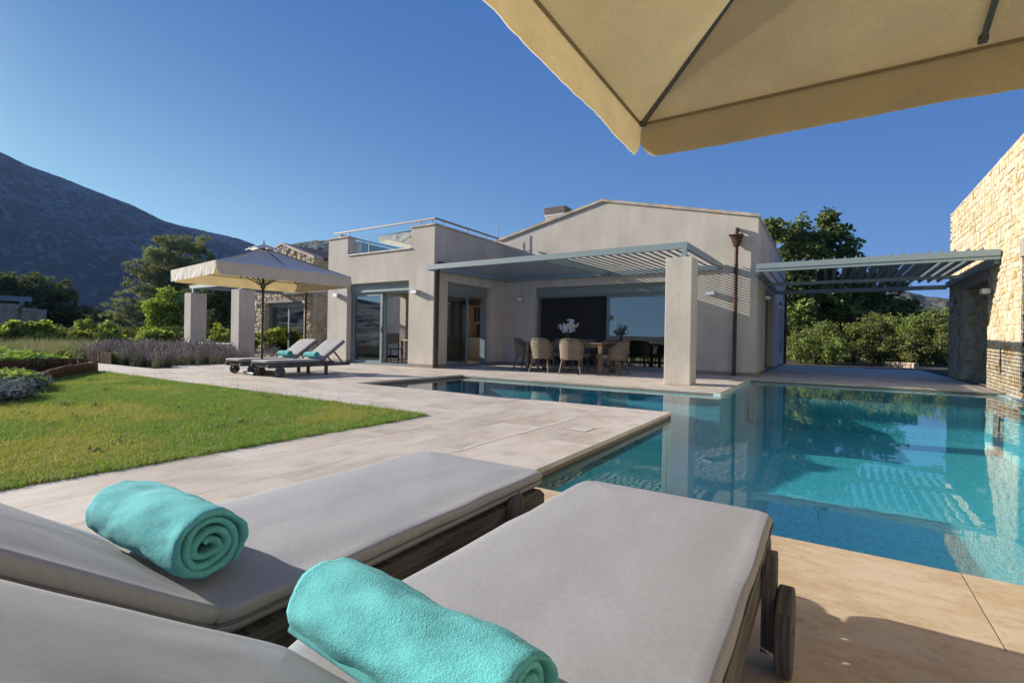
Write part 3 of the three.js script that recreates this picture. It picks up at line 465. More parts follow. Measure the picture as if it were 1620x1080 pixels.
{
  const h = thing('stone_house', 'tall honey-coloured stone house at the right edge of the pool', 'house'), X = 2.87, top = (z) => 4.66 - (z < -12 ? 0.012 * (-12 - z) : 0);
  P(h, 'wall', [wallX([[-18.35, -0.9], [3.6, -0.9], [3.6, 4.68], [-12, 4.66], [-18.35, 4.58]], [rect(-16.95, -14.35, 0.02, 2.55), rect(-12.2, -9.6, 0.05, 2.52)], X, X + 0.45), box(X + 0.45, X + 6, -0.9, 4.4, 3.3, 3.6), box(X, X + 6, -0.9, 4.55, -18.36, -18.2)], Mt.mortar);
  P(h, 'roof', box(X + 0.3, X + 6, 4.3, 4.4, -18.3, 3.5), Mt.concrete);
  P(h, 'lintel', rbox(X - 0.02, X + 0.42, 2.30, 2.555, -17.05, -14.28, 0.01), Mt.concrete); P(h, 'lintel', rbox(X - 0.02, X + 0.42, 2.45, 2.78, -12.26, -9.5, 0.01), Mt.concrete);
  P(h, 'niche_back', box(X + 0.3, X + 0.46, 0, 2.5, -12.25, -9.5), Mt.pebble); P(h, 'niche_reveal', box(X + 0.02, X + 0.32, 0, 2.45, -12.21, -12.16), Mt.pebble);
  P(h, 'doorway_floor', box(X + 0.0, X + 1.2, -0.02, 0.03, -16.94, -14.36), Mt.concrete);
  P(h, 'doorway_ceiling', box(X + 0.42, X + 1.3, 2.31, 2.5, -16.96, -14.34), Mt.concrete); P(h, 'doorway_back', box(X + 1.2, X + 1.3, 0, 2.5, -16.96, -14.34), Mt.concrete);
  const reveal = sub('doorway_reveal', h); for (const b of [box(X + 0.0, X + 1.2, 0.03, 2.3, -17.0, -16.5), box(X + 0.44, X + 1.2, 0.03, 2.3, -14.36, -14.2)]) P(reveal, 'reveal_wall', b, Mt.mortar);
  const R0 = rng(5); buildStones(reveal, R0, stonework(R0, X + 0.0, X + 0.98, 0.04, () => 2.29, [], 1.5), (g) => g.translate(0, 0, -16.5), 0.018, 0, (q) => q[0]);
  const d = sub('glass_door', h); P(d, 'door_frame', [box(X + 0.98, X + 1.06, 0.03, 2.3, -16.49, -16.42), box(X + 0.98, X + 1.06, 0.03, 2.3, -15.42, -15.34), box(X + 0.98, X + 1.06, 2.2, 2.3, -16.42, -15.42), box(X + 0.98, X + 1.06, 0.03, 0.12, -16.42, -15.42), box(X + 0.98, X + 1.06, 0.03, 2.3, -15.33, -14.36)], Mt.frame);
  P(d, 'pane', box(X + 1.01, X + 1.02, 0.12, 2.2, -16.42, -15.42), Mt.glass); P(d, 'handle', box(X + 0.94, X + 0.97, 0.95, 1.15, -15.40, -15.37), Mt.inox);
  P(h, 'switch_plate', rbox(X + 0.42, X + 0.52, 1.22, 1.34, -16.49, -16.47, 0.004), Mt.white);
  P(h, 'switch_plate', rbox(X - 0.02, X - 0.005 + 0.01, 1.1, 1.2, -14.22, -14.16, 0.004), Mt.white); P(h, 'switch_plate', rbox(X - 0.02, X + 0.005, 0.42, 0.50, -14.22, -14.16, 0.004), Mt.white);
  P(h, 'pool_ledge', rbox(X - 0.13, X + 0.01, -0.2, -0.055, -13.2, -2.4, 0.012), Mt.gutter);
  const R = rng(21), list = stonework(R, -18.34, -10.9, 0.0, (z) => top(z), [[-16.98, -14.32, 0.0, 2.56], [-12.22, -9.5, 0.0, 2.79]], 0.92);
  buildStones(h, R, list, (g) => { const p = g.attributes.position; for (let i = 0; i < p.count; i++) { const s = p.getX(i), w = p.getZ(i); p.setXYZ(i, X - w, p.getY(i), s); } g.computeVertexNormals(); }, 0.015, 296, (q) => -Math.min(q[1] - q[0], 0.35) * (q[3] - q[2]) / (q[0] ** 2 + 8));
  const w = thing('wall_gauge', 'thin dark vertical gauge rod fixed to the stripe-lit stone wall over the pool', 'gauge', [2.79, 0.34, -13.0]);
  P(w, 'rod', tube(V(0, 0, 0), V(0, 0.5, 0), 0.011), Mt.dark); P(w, 'bracket', [box(0, 0.06, 0.05, 0.07, -0.008, 0.008), box(0, 0.06, 0.4, 0.42, -0.008, 0.008), box(-0.012, 0.012, 0.15, 0.28, -0.018, 0.018)], Mt.dark);
}
{ // garden wing of stone, behind the far parasol
  const h = thing('stone_wing', 'stone gabled garden wing with glass door behind the far parasol', 'house'), z0 = -13.9, x0 = -24.6, x1 = -19.6, gy = (x) => 5.2 - Math.abs(x + 22.1) * 0.33;
  P(h, 'wall', wallZ([[x0, 0], [-23.4, 0], [-23.4, 2.55], [-20.3, 2.55], [-20.3, 0], [x1, 0], [x1, gy(x1)], [-22.1, 5.2], [x0, gy(x0)]], [], z0, z0 - 0.45), Mt.mortar);
  P(h, 'side_wall', box(x1 - 0.45, x1, 0, gy(x1), -20, z0 - 0.45), Mt.mortar); P(h, 'side_wall', box(x0, x0 + 0.45, 0, gy(x0), -20, z0 - 0.45), Mt.mortar);
  P(h, 'annex_wall', box(x1, -13.86, 0, 2.75, -19.9, -16.6), Mt.plaster);
  P(h, 'roof', [wallZ([[x0 - 0.15, gy(x0 - 0.15) - 0.02], [-22.1, 5.18], [-22.1, 5.28], [x0 - 0.15, gy(x0 - 0.15) + 0.08]], [], z0 - 0.46, -20.2), wallZ([[-22.1, 5.18], [x1 + 0.12, gy(x1 + 0.12) - 0.02], [x1 + 0.12, gy(x1 + 0.12) + 0.08], [-22.1, 5.28]], [], z0 - 0.46, -20.2)], Mt.roof);
  P(h, 'verge_coping', [wallZ([[x0 - 0.05, gy(x0 - 0.05)], [-22.1, 5.2], [-22.1, 5.29], [x0 - 0.05, gy(x0 - 0.05) + 0.09]], [], z0 + 0.06, z0 - 0.45), wallZ([[-22.1, 5.2], [x1 + 0.05, gy(x1 + 0.05)], [x1 + 0.05, gy(x1 + 0.05) + 0.09], [-22.1, 5.29]], [], z0 + 0.06, z0 - 0.45)], Mt.coping);
  const R = rng(31), L = stonework(R, x0, x1, 0, gy, [[-23.4, -20.3, 0, 2.56]], 1.15);
  buildStones(h, R, L, (g) => g.translate(0, 0, z0), 0.05, 0, (q) => q[0]);
  const L2 = stonework(R, 14.0, 19.9, 0, () => gy(x1) - 0.02, [], 1.5);
  buildStones(h, R, L2, (g) => { g.rotateY(Math.PI / 2); g.translate(x1, 0, 0); }, 0.03, 0, (q) => q[0]);
  P(h, 'inner_wall', [box(x0 + 0.46, x1 - 0.46, 0, 2.6, -17.1, -17), box(x0 + 0.46, x1 - 0.46, 2.6, 2.7, -17.1, z0 - 0.46)], Mt.inner);
  P(h, 'lintel', box(-23.45, -20.25, 2.42, 2.57, z0 - 0.4, z0 + 0.035), Mt.concrete);
  slidingDoor(h, [-23.38, 0.01, z0 - 0.22], 0, 3.07, 2.4, [[1.55, 3.02, 0.02, 'pane'], [0.06, 1.6, -0.06, 'pane']], 0.06);
  P(h, 'downpipe', path([V(-20.0, 3.2, z0 + 0.12), V(-20.0, 1.6, z0 + 0.12), V(-20.0, 0.1, z0 + 0.12)], 0.05, 24, 10), Mt.rust);
  P(h, 'front_step', box(-24, -19.7, 0.001, 0.06, -13.86, -13.3), Mt.coping);
  // frame wall with opening, in front of the wing
  const f = thing('garden_frame_wall', 'taupe rendered twin pillars joined by a low sill wall behind the lavender', 'wall');
  P(f, 'wall', wallZ([[-22.12, 0], [-18.02, 0], [-18.02, 2.5], [-18.55, 2.5], [-18.55, 0.47], [-21.6, 0.47], [-21.6, 2.5], [-22.12, 2.5]], [], -9.7, -10.3), Mt.plaster);
  P(f, 'sill', rbox(-21.6, -18.55, 0.47, 0.51, -10.33, -9.66, 0.01), Mt.sill);
  const g = thing('pergola', 'grey steel pergola in front of the stone garden wing behind the far parasol', 'pergola');
  P(g, 'front_beam', box(-22.1, -18.0, 2.70, 2.83, -9.95, -9.87), Mt.steel); for (const x of [-22.05, -18.09]) P(g, 'side_beam', bar(V(x, 2.765, -9.951), V(x, 2.87, -13.84), 0.08, 0.13), Mt.steel); P(g, 'wall_beam', box(-22.0, -18.15, 2.79, 2.92, -13.84, -13.76), Mt.steel);
  for (const x of [-21.86, -18.28]) P(g, 'post', box(x - 0.045, x + 0.045, 2.5, 2.7, -9.96, -9.87), Mt.steel);
  for (let x = -21.9; x < -18.2; x += 0.19) P(g, 'slat', bar(V(x, 2.80, -9.955), V(x, 2.90, -13.76), 0.066, 0.02), Mt.steelSlat);
}
{ // neighbour's garden: stone piers with pale steel pergolas
  const R = rng(41), pier = (label, p, w, hgt, d, turn) => { const t = thing('stone_pier', label, 'pier', p, turn); P(t, 'core', box(-w / 2 + 0.02, w / 2 - 0.02, -1, hgt, -d / 2 + 0.02, d / 2 - 0.02), Mt.mortar);
    const L = stonework(R, -w / 2, w / 2, 0, () => hgt, [], 1.7), gs = []; for (const q of L) { const g = stoneG(R, ...q, 0.05); gs.push(g.translate(0, 0, d / 2 - 0.03)); } const L2 = stonework(R, -d / 2, d / 2, 0, () => hgt, [], 1.7); for (const q of L2) { const g = stoneG(R, ...q, 0.05); g.rotateY(Math.PI / 2); gs.push(g.translate(w / 2 - 0.03, 0, 0)); }
    const half = stoneMats.slice(0, 4).map(() => []); gs.forEach((g) => half[Math.floor(R() * 4)].push(g)); half.forEach((a, i) => { if (a.length) stuff(t, 'stonework', a, stoneMats[i]); }); return t; };
  pier('broad stone pier at the left edge below the neighbour pergola', [-55.9, 0, -11.7], 1.3, 3.05, 0.5, 1.3); pier('stone pier just right of the broad edge pier under the pergola end', [-54.6, 0, -12.55], 0.98, 2.72, 0.5, 1.3); pier('narrow stone pier at the right end of the neighbour pergola', [-53.75, 0, -13.05], 0.6, 2.6, 0.5, 1.3);
  pier('low stone pier carrying the left end of the long thin beam', [-58.8, 0, -15.7], 1.0, 1.52, 0.8, 1.2); pier('short far stone pier behind the vines under the thin beam', [-64.0, 0, -18.3], 1.1, 1.45, 0.8, 1.2);
  const g = thing('neighbour_pergola', 'pale grey steel pergola on stone piers at the far left edge', 'pergola', [-56, 0, -11.8], 1.25);
  P(g, 'front_beam', box(-3, 1.2, 3.25, 3.65, 0.2, 0.5), Mt.steel); P(g, 'side_beam', bar(V(1.1, 3.5, 0.2), V(2.6, 2.95, -1.4), 0.2, 0.35), Mt.steel); P(g, 'roof_sheet', [bar(V(-3, 3.62, -0.2), V(1.2, 3.6, -0.2), 1.2, 0.05)], Mt.steel); P(g, 'post', box(0.45, 0.75, 2.9, 3.25, 0.2, 0.5), Mt.steel); P(g, 'post', box(2.3, 2.6, 2.4, 2.9, -1.5, -1.2), Mt.steel);
  const b = thing('garden_beam', 'long thin grey steel pergola beam crossing behind the vines', 'beam'); P(b, 'beam', bar(V(-58.9, 1.84, -15.7), V(-51.4, 1.56, -20.4), 0.16, 0.17), Mt.steel); P(b, 'post', [bar(V(-58.7, 1.5, -15.8), V(-58.7, 1.82, -15.8), 0.14, 0.14, V(1, 0, 0)), bar(V(-51.5, -0.5, -20.3), V(-51.5, 1.5, -20.3), 0.14, 0.14, V(1, 0, 0))], Mt.steel);
}
// ---------- sun loungers ----------
function cushion(w, l, t, r, seed, puff = 0.006) { // centred in x, from z = -l to 0, bottom at y = 0; rounded plan, seam round the side
  const R = rng(seed), a = w / 2, b = l / 2, N = 96, prof = [[0.03, 0], [0.008, 0.006], [0, 0.02], [0, 0.030], [0.005, 0.034], [0.0, 0.038], [0.0, 0.056], [0.003, 0.064], [0.011, 0.070]].map(([i, y]) => [i, y / 0.07 * t]);
  const dome = (i) => t + puff * smooth(0, 0.16, i); for (const i of [0.035, 0.055, 0.08, 0.11, 0.14, 0.17, 0.20, 0.23, 0.26, 0.285, a - 0.004, a]) if (i <= a) prof.push([i, dome(i)]);
  const sx = R() * 50;
  return soft((u, v) => {
    const k = v * (prof.length - 1), [ins, y] = prof[Math.round(k)], rr = Math.max(r - ins, ins >= a ? 0 : 0.003), ha = a - ins, hb = b - ins * (ins > 0.05 ? 1 : 1);
    const cw = Math.max(ha - rr, 0), cl = Math.max(hb - rr, 0), per = [2 * cl, Math.PI / 2 * rr, 2 * cw, Math.PI / 2 * rr], a0 = [2 * (b - r), Math.PI / 2 * r, 2 * (a - r), Math.PI / 2 * r], tot = 2 * (a0[0] + a0[1] + a0[2] + a0[3]);
    let q = (1 - u) * tot, seg = 0; while (seg < 7 && q > a0[seg % 4]) { q -= a0[seg % 4]; seg++; } const f = clamp(q / a0[seg % 4], 0, 1); let x, z;
    const e = seg % 4, second = seg >= 4;
    if (e === 0) { x = ha; z = lerp(-cl, cl, f); } else if (e === 1) { const th = f * Math.PI / 2; x = cw + rr * Math.cos(th); z = cl + rr * Math.sin(th); } else if (e === 2) { x = lerp(cw, -cw, f); z = hb; } else { const th = f * Math.PI / 2; x = -cw - rr * Math.sin(th); z = cl + rr * Math.cos(th); }
    if (second) { x = -x; z = -z; }
    const wv = smooth(0.0, 0.05, ins) * (y > t * 0.8 ? 1 : 0) * (f2(x * 4 + sx, z * 3.2 + sx, 3) - 0.5) * 0.010 + (f2(x * 9 + sx, z * 9, 5) - 0.5) * 0.002 * (y > t * 0.3 ? 1 : 0);
    const side = ins < 0.02 ? (f2((x + z) * 8 + sx, y * 20, 8) - 0.5) * 0.010 : 0;
    const o = V(x * (1 + side / a), y + wv - 0.008 * smooth(0.10, 0, Math.abs(z + b)) * (y > t * 0.5 ? 1 : 0), z - b); o.u = x; o.v = z + y; return o;
  }, N, prof.length - 1);
}
function piping(w, l, r, y) { const a = w / 2 - r, b = l / 2 - r, p = []; for (const [cx, cz, s] of [[a, b, 0], [-a, b, 1], [-a, -b, 2], [a, -b, 3]]) for (let k = 0; k <= 5; k++) { const t = (s + k / 5) * Math.PI / 2; p.push(V(cx + Math.cos(t) * (r + 0.001), y + (f2(cx * 9 + k, cz * 7, 4) - 0.5) * 0.004, cz + Math.sin(t) * (r + 0.001) - l / 2)); } return new THREE.TubeGeometry(new THREE.CatmullRomCurve3(p, true, 'catmullrom', 0.02), 160, 0.0032, 6, true); }
const HINGE = 36 * Math.PI / 180;
function makeLounger(label, seed) {
  const t = thing('sun_lounger', label, 'sun lounger');
  for (const s of [-1, 1]) P(t, 'side_rail', (() => { const g = wallX([[0.76, 0.19], [0.78, 0.225], [0.76, 0.265], [-1.17, 0.265], [-1.205, 0.24], [-1.205, 0.205], [-1.17, 0.18]], [], s * 0.277 - 0.017, s * 0.277 + 0.017); return planar(g, 0, 0, true); })(), Mt.oldWood);
  for (let i = 0; i < 9; i++) P(t, 'slat', box(-0.259, 0.259, 0.235, 0.255, -1.16 + i * 0.126, -1.075 + i * 0.126), Mt.oldWood);
  P(t, 'cross_rail', [box(-0.259, 0.259, 0.19, 0.234, -1.15, -1.12), box(-0.259, 0.259, 0.19, 0.234, 0.1, 0.13), box(-0.259, 0.259, 0.2, 0.24, 0.66, 0.70)], Mt.oldWood);
  for (const s of [-1, 1]) {
    P(t, 'leg', planar(wallX([[-1.015, 0.055], [-0.935, 0.055], [-0.935, 0.265], [-0.955, 0.292], [-0.995, 0.292], [-1.015, 0.265]], [], s * 0.311 - 0.0155, s * 0.311 + 0.0155), 0, 0, false), Mt.oldWood);
    P(t, 'leg', rbox(s * 0.314 - 0.019, s * 0.314 + 0.019, 0, 0.262, 0.08, 0.15, 0.004), Mt.oldWood);
    const w = sub('wheel', t), hole = (a) => Array.from({ length: 14 }, (_, i) => [Math.cos(a) * 0.055 + Math.cos(i / 7 * Math.PI) * 0.018, Math.sin(a) * 0.055 + Math.sin(i / 7 * Math.PI) * 0.018]);
    const disc = new THREE.ExtrudeGeometry(shapeOf(Array.from({ length: 48 }, (_, i) => [Math.cos(i / 24 * Math.PI) * 0.1, Math.sin(i / 24 * Math.PI) * 0.1]), [hole(0.6), hole(0.6 + 2.094), hole(0.6 + 4.189)]), { depth: 0.026, bevelEnabled: true, bevelThickness: 0.005, bevelSize: 0.005, bevelSegments: 2 });
    disc.rotateY(Math.PI / 2); disc.translate(s * 0.347 - 0.013, 0.105, -0.975); P(w, 'wheel_disc', planar(disc), Mt.oldWood);
    const hub = new THREE.CylinderGeometry(0.010, 0.010, 0.075, 12); hub.rotateZ(Math.PI / 2); hub.translate(s * 0.33, 0.105, -0.975); P(w, 'axle', hub, Mt.rib);
    P(t, 'backrest_rail', bar(V(s * 0.225, 0.268, 0.02), V(s * 0.225, 0.268 + Math.sin(HINGE) * 0.78, 0.02 + Math.cos(HINGE) * 0.78), 0.028, 0.05), Mt.oldWood);
    P(t, 'strut', bar(V(s * 0.19, 0.27, 0.62), V(s * 0.19, 0.50, 0.40), 0.022, 0.03), Mt.oldWood);
  }
  for (let i = 0; i < 6; i++) { const q = 0.06 + i * 0.13, y = 0.268 + Math.sin(HINGE) * q, z = 0.02 + Math.cos(HINGE) * q, g = new THREE.BoxGeometry(0.42, 0.016, 0.07); g.rotateX(-HINGE); g.translate(0, y, z); P(t, 'slat', planar(g), Mt.oldWood); }
  const m = P(t, 'mattress', cushion(0.60, 1.215, 0.056, 0.055, seed).translate(0, 0.276, 0.0), Mt.mattress);
  P(m, 'piping', piping(0.60, 1.215, 0.055, 0.276 + 0.027), Mt.seam);
  P(m, 'tie_strap', [bar(V(0.300, 0.29, -1.02), V(0.305, 0.255, -0.99), 0.004, 0.03), bar(V(0.305, 0.255, -0.99), V(0.300, 0.18, -1.01), 0.004, 0.022), bar(V(-0.300, 0.29, -1.02), V(-0.303, 0.2, -1.01), 0.004, 0.03)], Mt.seam);
  const b = cushion(0.60, 0.78, 0.056, 0.055, seed + 1); b.rotateY(Math.PI); b.rotateX(-HINGE); b.translate(0, 0.272, -0.012);
  const bp = piping(0.60, 0.78, 0.055, 0.027); bp.rotateY(Math.PI); bp.rotateX(-HINGE); bp.translate(0, 0.272, -0.012);
  P(P(t, 'backrest_mattress', b, Mt.mattress), 'piping', bp, Mt.seam);
  return t;
}
{
  const A = makeLounger('grey foreground lounger on the left with its towel laid at the hinge', 300); A.position.set(-1.19, 0, -0.44); A.userData.group = 'loungers in the foreground';
  const B = makeLounger('grey foreground lounger nearest the camera on the right, wooden wheel in view', 310); B.position.set(-0.425, 0, -0.44); B.userData.group = 'loungers in the foreground';
  dup(A, [-10.46, 0, -6.72], Math.PI, 'far grey lounger on the left side of the parasol pole by the house', 'loungers by the far parasol');
  dup(A, [-9.48, 0, -6.72], Math.PI, 'far grey lounger on the right side of the parasol pole by the house', 'loungers by the far parasol');
}
// rolled towels: a spiral of thick terry along x
function towelG(len, r, turns, seed) {
  const R = rng(seed), NT = 150, r0 = 0.010, pit = (r - r0) / turns, th = pit * 0.975, ph = 3.95, sc = R() * 30;
  const ctr = (t) => { const a = t * turns * 2 * Math.PI, q = r0 + pit * t * turns, wob = 1 + 0.10 * Math.sin(a + 1) + 0.13 * Math.sin(2.3 * a + 2) * (1 - t) + 0.08 * Math.sin(3.1 * a + seed) * (1 - t); return [a - turns * 2 * Math.PI + ph, q * wob]; };
  const P2 = (t, o, x) => { const [a, q] = ctr(t), rr = q + o; return V(x, Math.sin(a) * rr * 0.93, Math.cos(a) * rr * 1.06); };
  const lum = (t, x) => (f2(x * 9 + sc, t * 40, 12) - 0.5) * 0.022 * smooth(0.5, 1, t) + (f2(x * 22 + sc, t * 90, 14) - 0.5) * 0.004;
  const parts = [];
  const ring = [[-0.5, 0, 0], [0.5, 0, 0]];
  // cross-section of the sheet: outer face, rounded end, inner face, rounded other end
  const sec = []; const NX = 26; for (let i = 0; i <= NX; i++) sec.push([lerp(-1, 1, i / NX), 0.5]); for (const k of [0.38, 0.2, 0, -0.2, -0.38]) sec.push([1 + Math.sqrt(Math.max(0, 0.25 - k * k)) * 2 * 0.012 / (len / 2), k]); for (let i = 0; i <= NX; i++) sec.push([lerp(1, -1, i / NX), -0.5]); for (const k of [-0.38, -0.2, 0, 0.2, 0.38]) sec.push([-1 - Math.sqrt(Math.max(0, 0.25 - k * k)) * 2 * 0.012 / (len / 2), k]); sec.push(sec[0]);
  const skew = (t) => (f2(t * 7 + sc, 3, 4) - 0.5) * 0.022 * (1 - t * 0.5) + 0.012 * (1 - t);
  return soft((u, v) => { const s = sec[Math.round(u * (sec.length - 1))], t = v, x = s[0] * len / 2 - skew(t) * Math.sign(s[0]) * smooth(0.7, 1, Math.abs(s[0])), taper = 0.35 + 0.65 * smooth(1.0, 0.985, t), o = P2(t, s[1] * th * taper + lum(t, x) * (s[1] > 0 ? 1 : 0.3), x); o.u = x; o.v = ctr(t)[0] * 0.06; return o; }, sec.length - 1, NT);
}
{
  const a = thing('rolled_towel', 'rolled turquoise towel showing its spiral end on the left foreground lounger', 'towel', [-1.19, 0.408, -0.487], 0.03);
  P(a, 'roll', towelG(0.365, 0.069, 3.5, 5), Mt.towel);
  const b = thing('rolled_towel', 'large rolled turquoise towel with loose hem on the right foreground lounger', 'towel', [-0.485, 0.394, -0.50], -0.06);
  P(b, 'roll', towelG(0.385, 0.061, 3.5, 9), Mt.towel);
  P(b, 'hem', soft((u, v) => { const x = lerp(-0.198, 0.175, u), w = 0.005 * (f2(u * 6, 1, 3) - 0.5); return V(x, -0.030 + v * 0.016 + w - 0.006 * u, 0.056 + 0.006 * Math.sin(v * Math.PI) - 0.006 * v + w); }, 60, 6), Mt.towel);
  const c = dup(a, [-10.46, 0.418, -6.70], Math.PI, 'rolled turquoise towel on the far lounger left of the parasol pole', 'towels on the far loungers'); 
  const d = dup(a, [-9.48, 0.418, -6.70], Math.PI, 'rolled turquoise towel on the far lounger right of the parasol pole', 'towels on the far loungers');
  c.rotation.y = Math.PI + 0.02; d.rotation.y = Math.PI - 0.03; c.scale.x = d.scale.x = -1;
}
// ---------- parasols ----------
function parasol(label, p, hx, hz, edge, rise, drop, seed, opts = {}) {
  const t = thing('parasol', label, 'parasol', p), R = rng(seed), sd = R() * 99, mat = opts.mat ?? Mt.canvas, flap = opts.valanceMat ?? mat;
  const top = (x, z) => { const u = Math.abs(x) / hx, v = Math.abs(z) / hz, m = Math.max(u, v), n = Math.min(u, v) / Math.max(m, 1e-4); // n: 1 on the diagonal ribs, 0 on the middle ribs
    const sag = 0.075 * Math.sin(Math.PI * Math.pow(m, 1.3)) * Math.pow(4 * n * (1 - n), 0.8) * 0.7 + 0.02 * Math.sin(Math.PI * m), wr = (f2(x * 3 + sd, z * 3 + sd, 2) - 0.5) * 0.014 + (f2((x + z) * 11 + sd, (x - z) * 2.5, 6) - 0.5) * 0.008 * smooth(0.5, 1, m);
    return edge + rise * (1 - m) - sag + wr * smooth(1, 0.9, m) - (m > 0.999 ? 0.02 * 4 * n * (1 - n) * 0.6 : 0) * 0; };
  const quad = (side) => soft((u, v) => { const m = lerp(0.13, 1, v), s = lerp(-1, 1, u) * m; const [x, z] = side === 0 ? [s * hx, m * hz] : side === 1 ? [m * hx, -s * hz] : side === 2 ? [-s * hx, -m * hz] : [-m * hx, s * hz]; const o = V(x, top(x, z), z); o.u = x + side; o.v = z; return o; }, 34, 24);
  for (let k = 0; k < 4; k++) { const c = P(t, 'canopy_panel', quad(k), mat), l = quad(k); l.translate(0, -0.006, 0); if (!opts.single) P(c, 'lining', l, Mt.lining); }
  const vent = soft((u, v) => { const a = u * 2 * Math.PI, c = Math.cos(a), s = Math.sin(a), k = 1 / Math.max(Math.abs(c), Math.abs(s)), m = lerp(0.02, 0.21, v); const x = c * k * hx * m, z = s * k * hz * m; return V(x, edge + rise * (1 - m) + 0.075 + 0.02 * Math.sin(a * 8) * v - 0.02 * v, z); }, 64, 4);
  P(t, 'vent_cap', vent, mat);
  // hanging valances, rounded where they part at the corners
  const hang = (side) => soft((u, v) => {
    const s = lerp(-1, 1, u), e = Math.min(1 - Math.abs(s), 0.075) / 0.075, L = (side % 2 ? hz : hx), out = 0.004, round = 1 - Math.pow(1 - e, 2.2) * 0.45, lift = opts.curl ? 0.03 * Math.pow(1 - e, 2) : 0;
    const d = drop * v * round + (opts.tongue && opts.tongue(side, s)) * v || drop * v * round, w = v * (((f2(s * L * 4 + sd + side * 9, v * 1.5, 3) - 0.5) * 0.07 + (f2(s * L * 17 + sd, v, 9) - 0.5) * 0.02) * (opts.calm ?? 1) + (opts.pull ?? 0) * v);
    const [x, z] = side === 0 ? [s * hx, hz + out + w] : side === 1 ? [hx + out + w, -s * hz] : side === 2 ? [-s * hx, -hz - out - w] : [-hx - out - w, s * hz];
    const xm = clamp(x, -hx, hx), zm = clamp(z, -hz, hz); const o = V(x, top(xm, zm) - d, z); o.u = (side % 2 ? z : x); o.v = d; return o; }, 90, 8);
  for (let k = 0; k < 4; k++) { const c = P(t, 'valance', hang(k), flap), l = hang(k); l.scale(1 - 0.004 / hx, 1, 1 - 0.004 / hz); if (!opts.single) P(c, 'lining', l, Mt.lining); }
  P(t, 'edge_seam', [[1, 1, -1, 1], [1, -1, 1, 1], [-1, -1, 1, -1], [-1, 1, -1, -1]].map(([a, b, c, d]) => bar(V(a * hx * 0.994, edge - 0.014, b * hz * 0.994), V(c * hx * 0.994, edge - 0.014, d * hz * 0.994), 0.010, 0.012)), Mt.hemSeam);
  const hub = V(0, edge + rise * 0.86, 0), ends = [[1, 1], [1, -1], [-1, 1], [-1, -1], [0, 1], [0, -1], [1, 0], [-1, 0]];
  for (const [a, b] of ends) { const kk = a && b ? 0.985 : 0.955, e = V(a * hx * kk, top(a * hx * kk, b * hz * kk) - 0.022, b * hz * kk), s = V(e.x * 0.04, edge + rise * 0.93, e.z * 0.04); const m = V(e.x * 0.52, lerp(s.y, e.y, 0.5), e.z * 0.52); P(t, 'rib', [bar(s, e, 0.018, 0.026)], Mt.rib); P(t, 'strut', bar(V(e.x * 0.03, edge - 0.25, e.z * 0.03), m, 0.014, 0.02), Mt.rib); const c = e.clone(); P(t, 'rib_pocket', rbox(c.x - 0.016, c.x + 0.016, c.y - 0.014, c.y + 0.014, c.z - 0.016, c.z + 0.016, 0.005), Mt.rib); }
  P(t, 'pole', tube(V(0, 0.06, 0), V(0, edge + rise + 0.02, 0), opts.poleR ?? 0.026, opts.poleR ?? 0.026, 16), opts.poleMat ?? Mt.pole);
  P(t, 'hub', [tube(V(0, edge - 0.32, 0), V(0, edge - 0.22, 0), 0.05, 0.05, 16), tube(V(0, edge + rise * 0.88, 0), V(0, edge + rise * 0.96, 0), 0.045, 0.045, 16)], Mt.rib);
  P(t, 'finial', tube(V(0, edge + rise + 0.07, 0), V(0, edge + rise + 0.17, 0), 0.02, 0.006, 10), Mt.rib);
  P(t, 'base', [rbox(-(opts.base ?? 0.3), opts.base ?? 0.3, 0, 0.06, -(opts.base ?? 0.3), opts.base ?? 0.3, 0.012), tube(V(0, 0.05, 0), V(0, 0.32, 0), 0.036, 0.036, 14)], Mt.rib);
  return t;
}
parasol('cream parasol overhead with dark ribs, its corner filling the upper right', [0.52, 0, -1.37], 1.465, 1.45, 2.1, 0.52, 0.215, 70, { pull: -0.01, base: 0.13, calm: 0.45 });
parasol('cream parasol with yellow-lit underside between the two far loungers', [-10.14, 0, -5.96], 1.2, 1.34, 2.14, 0.56, 0.24, 80, { pull: 0.01, mat: Mt.canvas }).rotation.y = -0.12;
parasol('pale cream parasol showing above the parapet of the roof terrace', [-14.75, 2.95, -15.8], 1.35, 1.35, 2.15, 0.5, 0.22, 90, { mat: Mt.canvasPale, single: true });
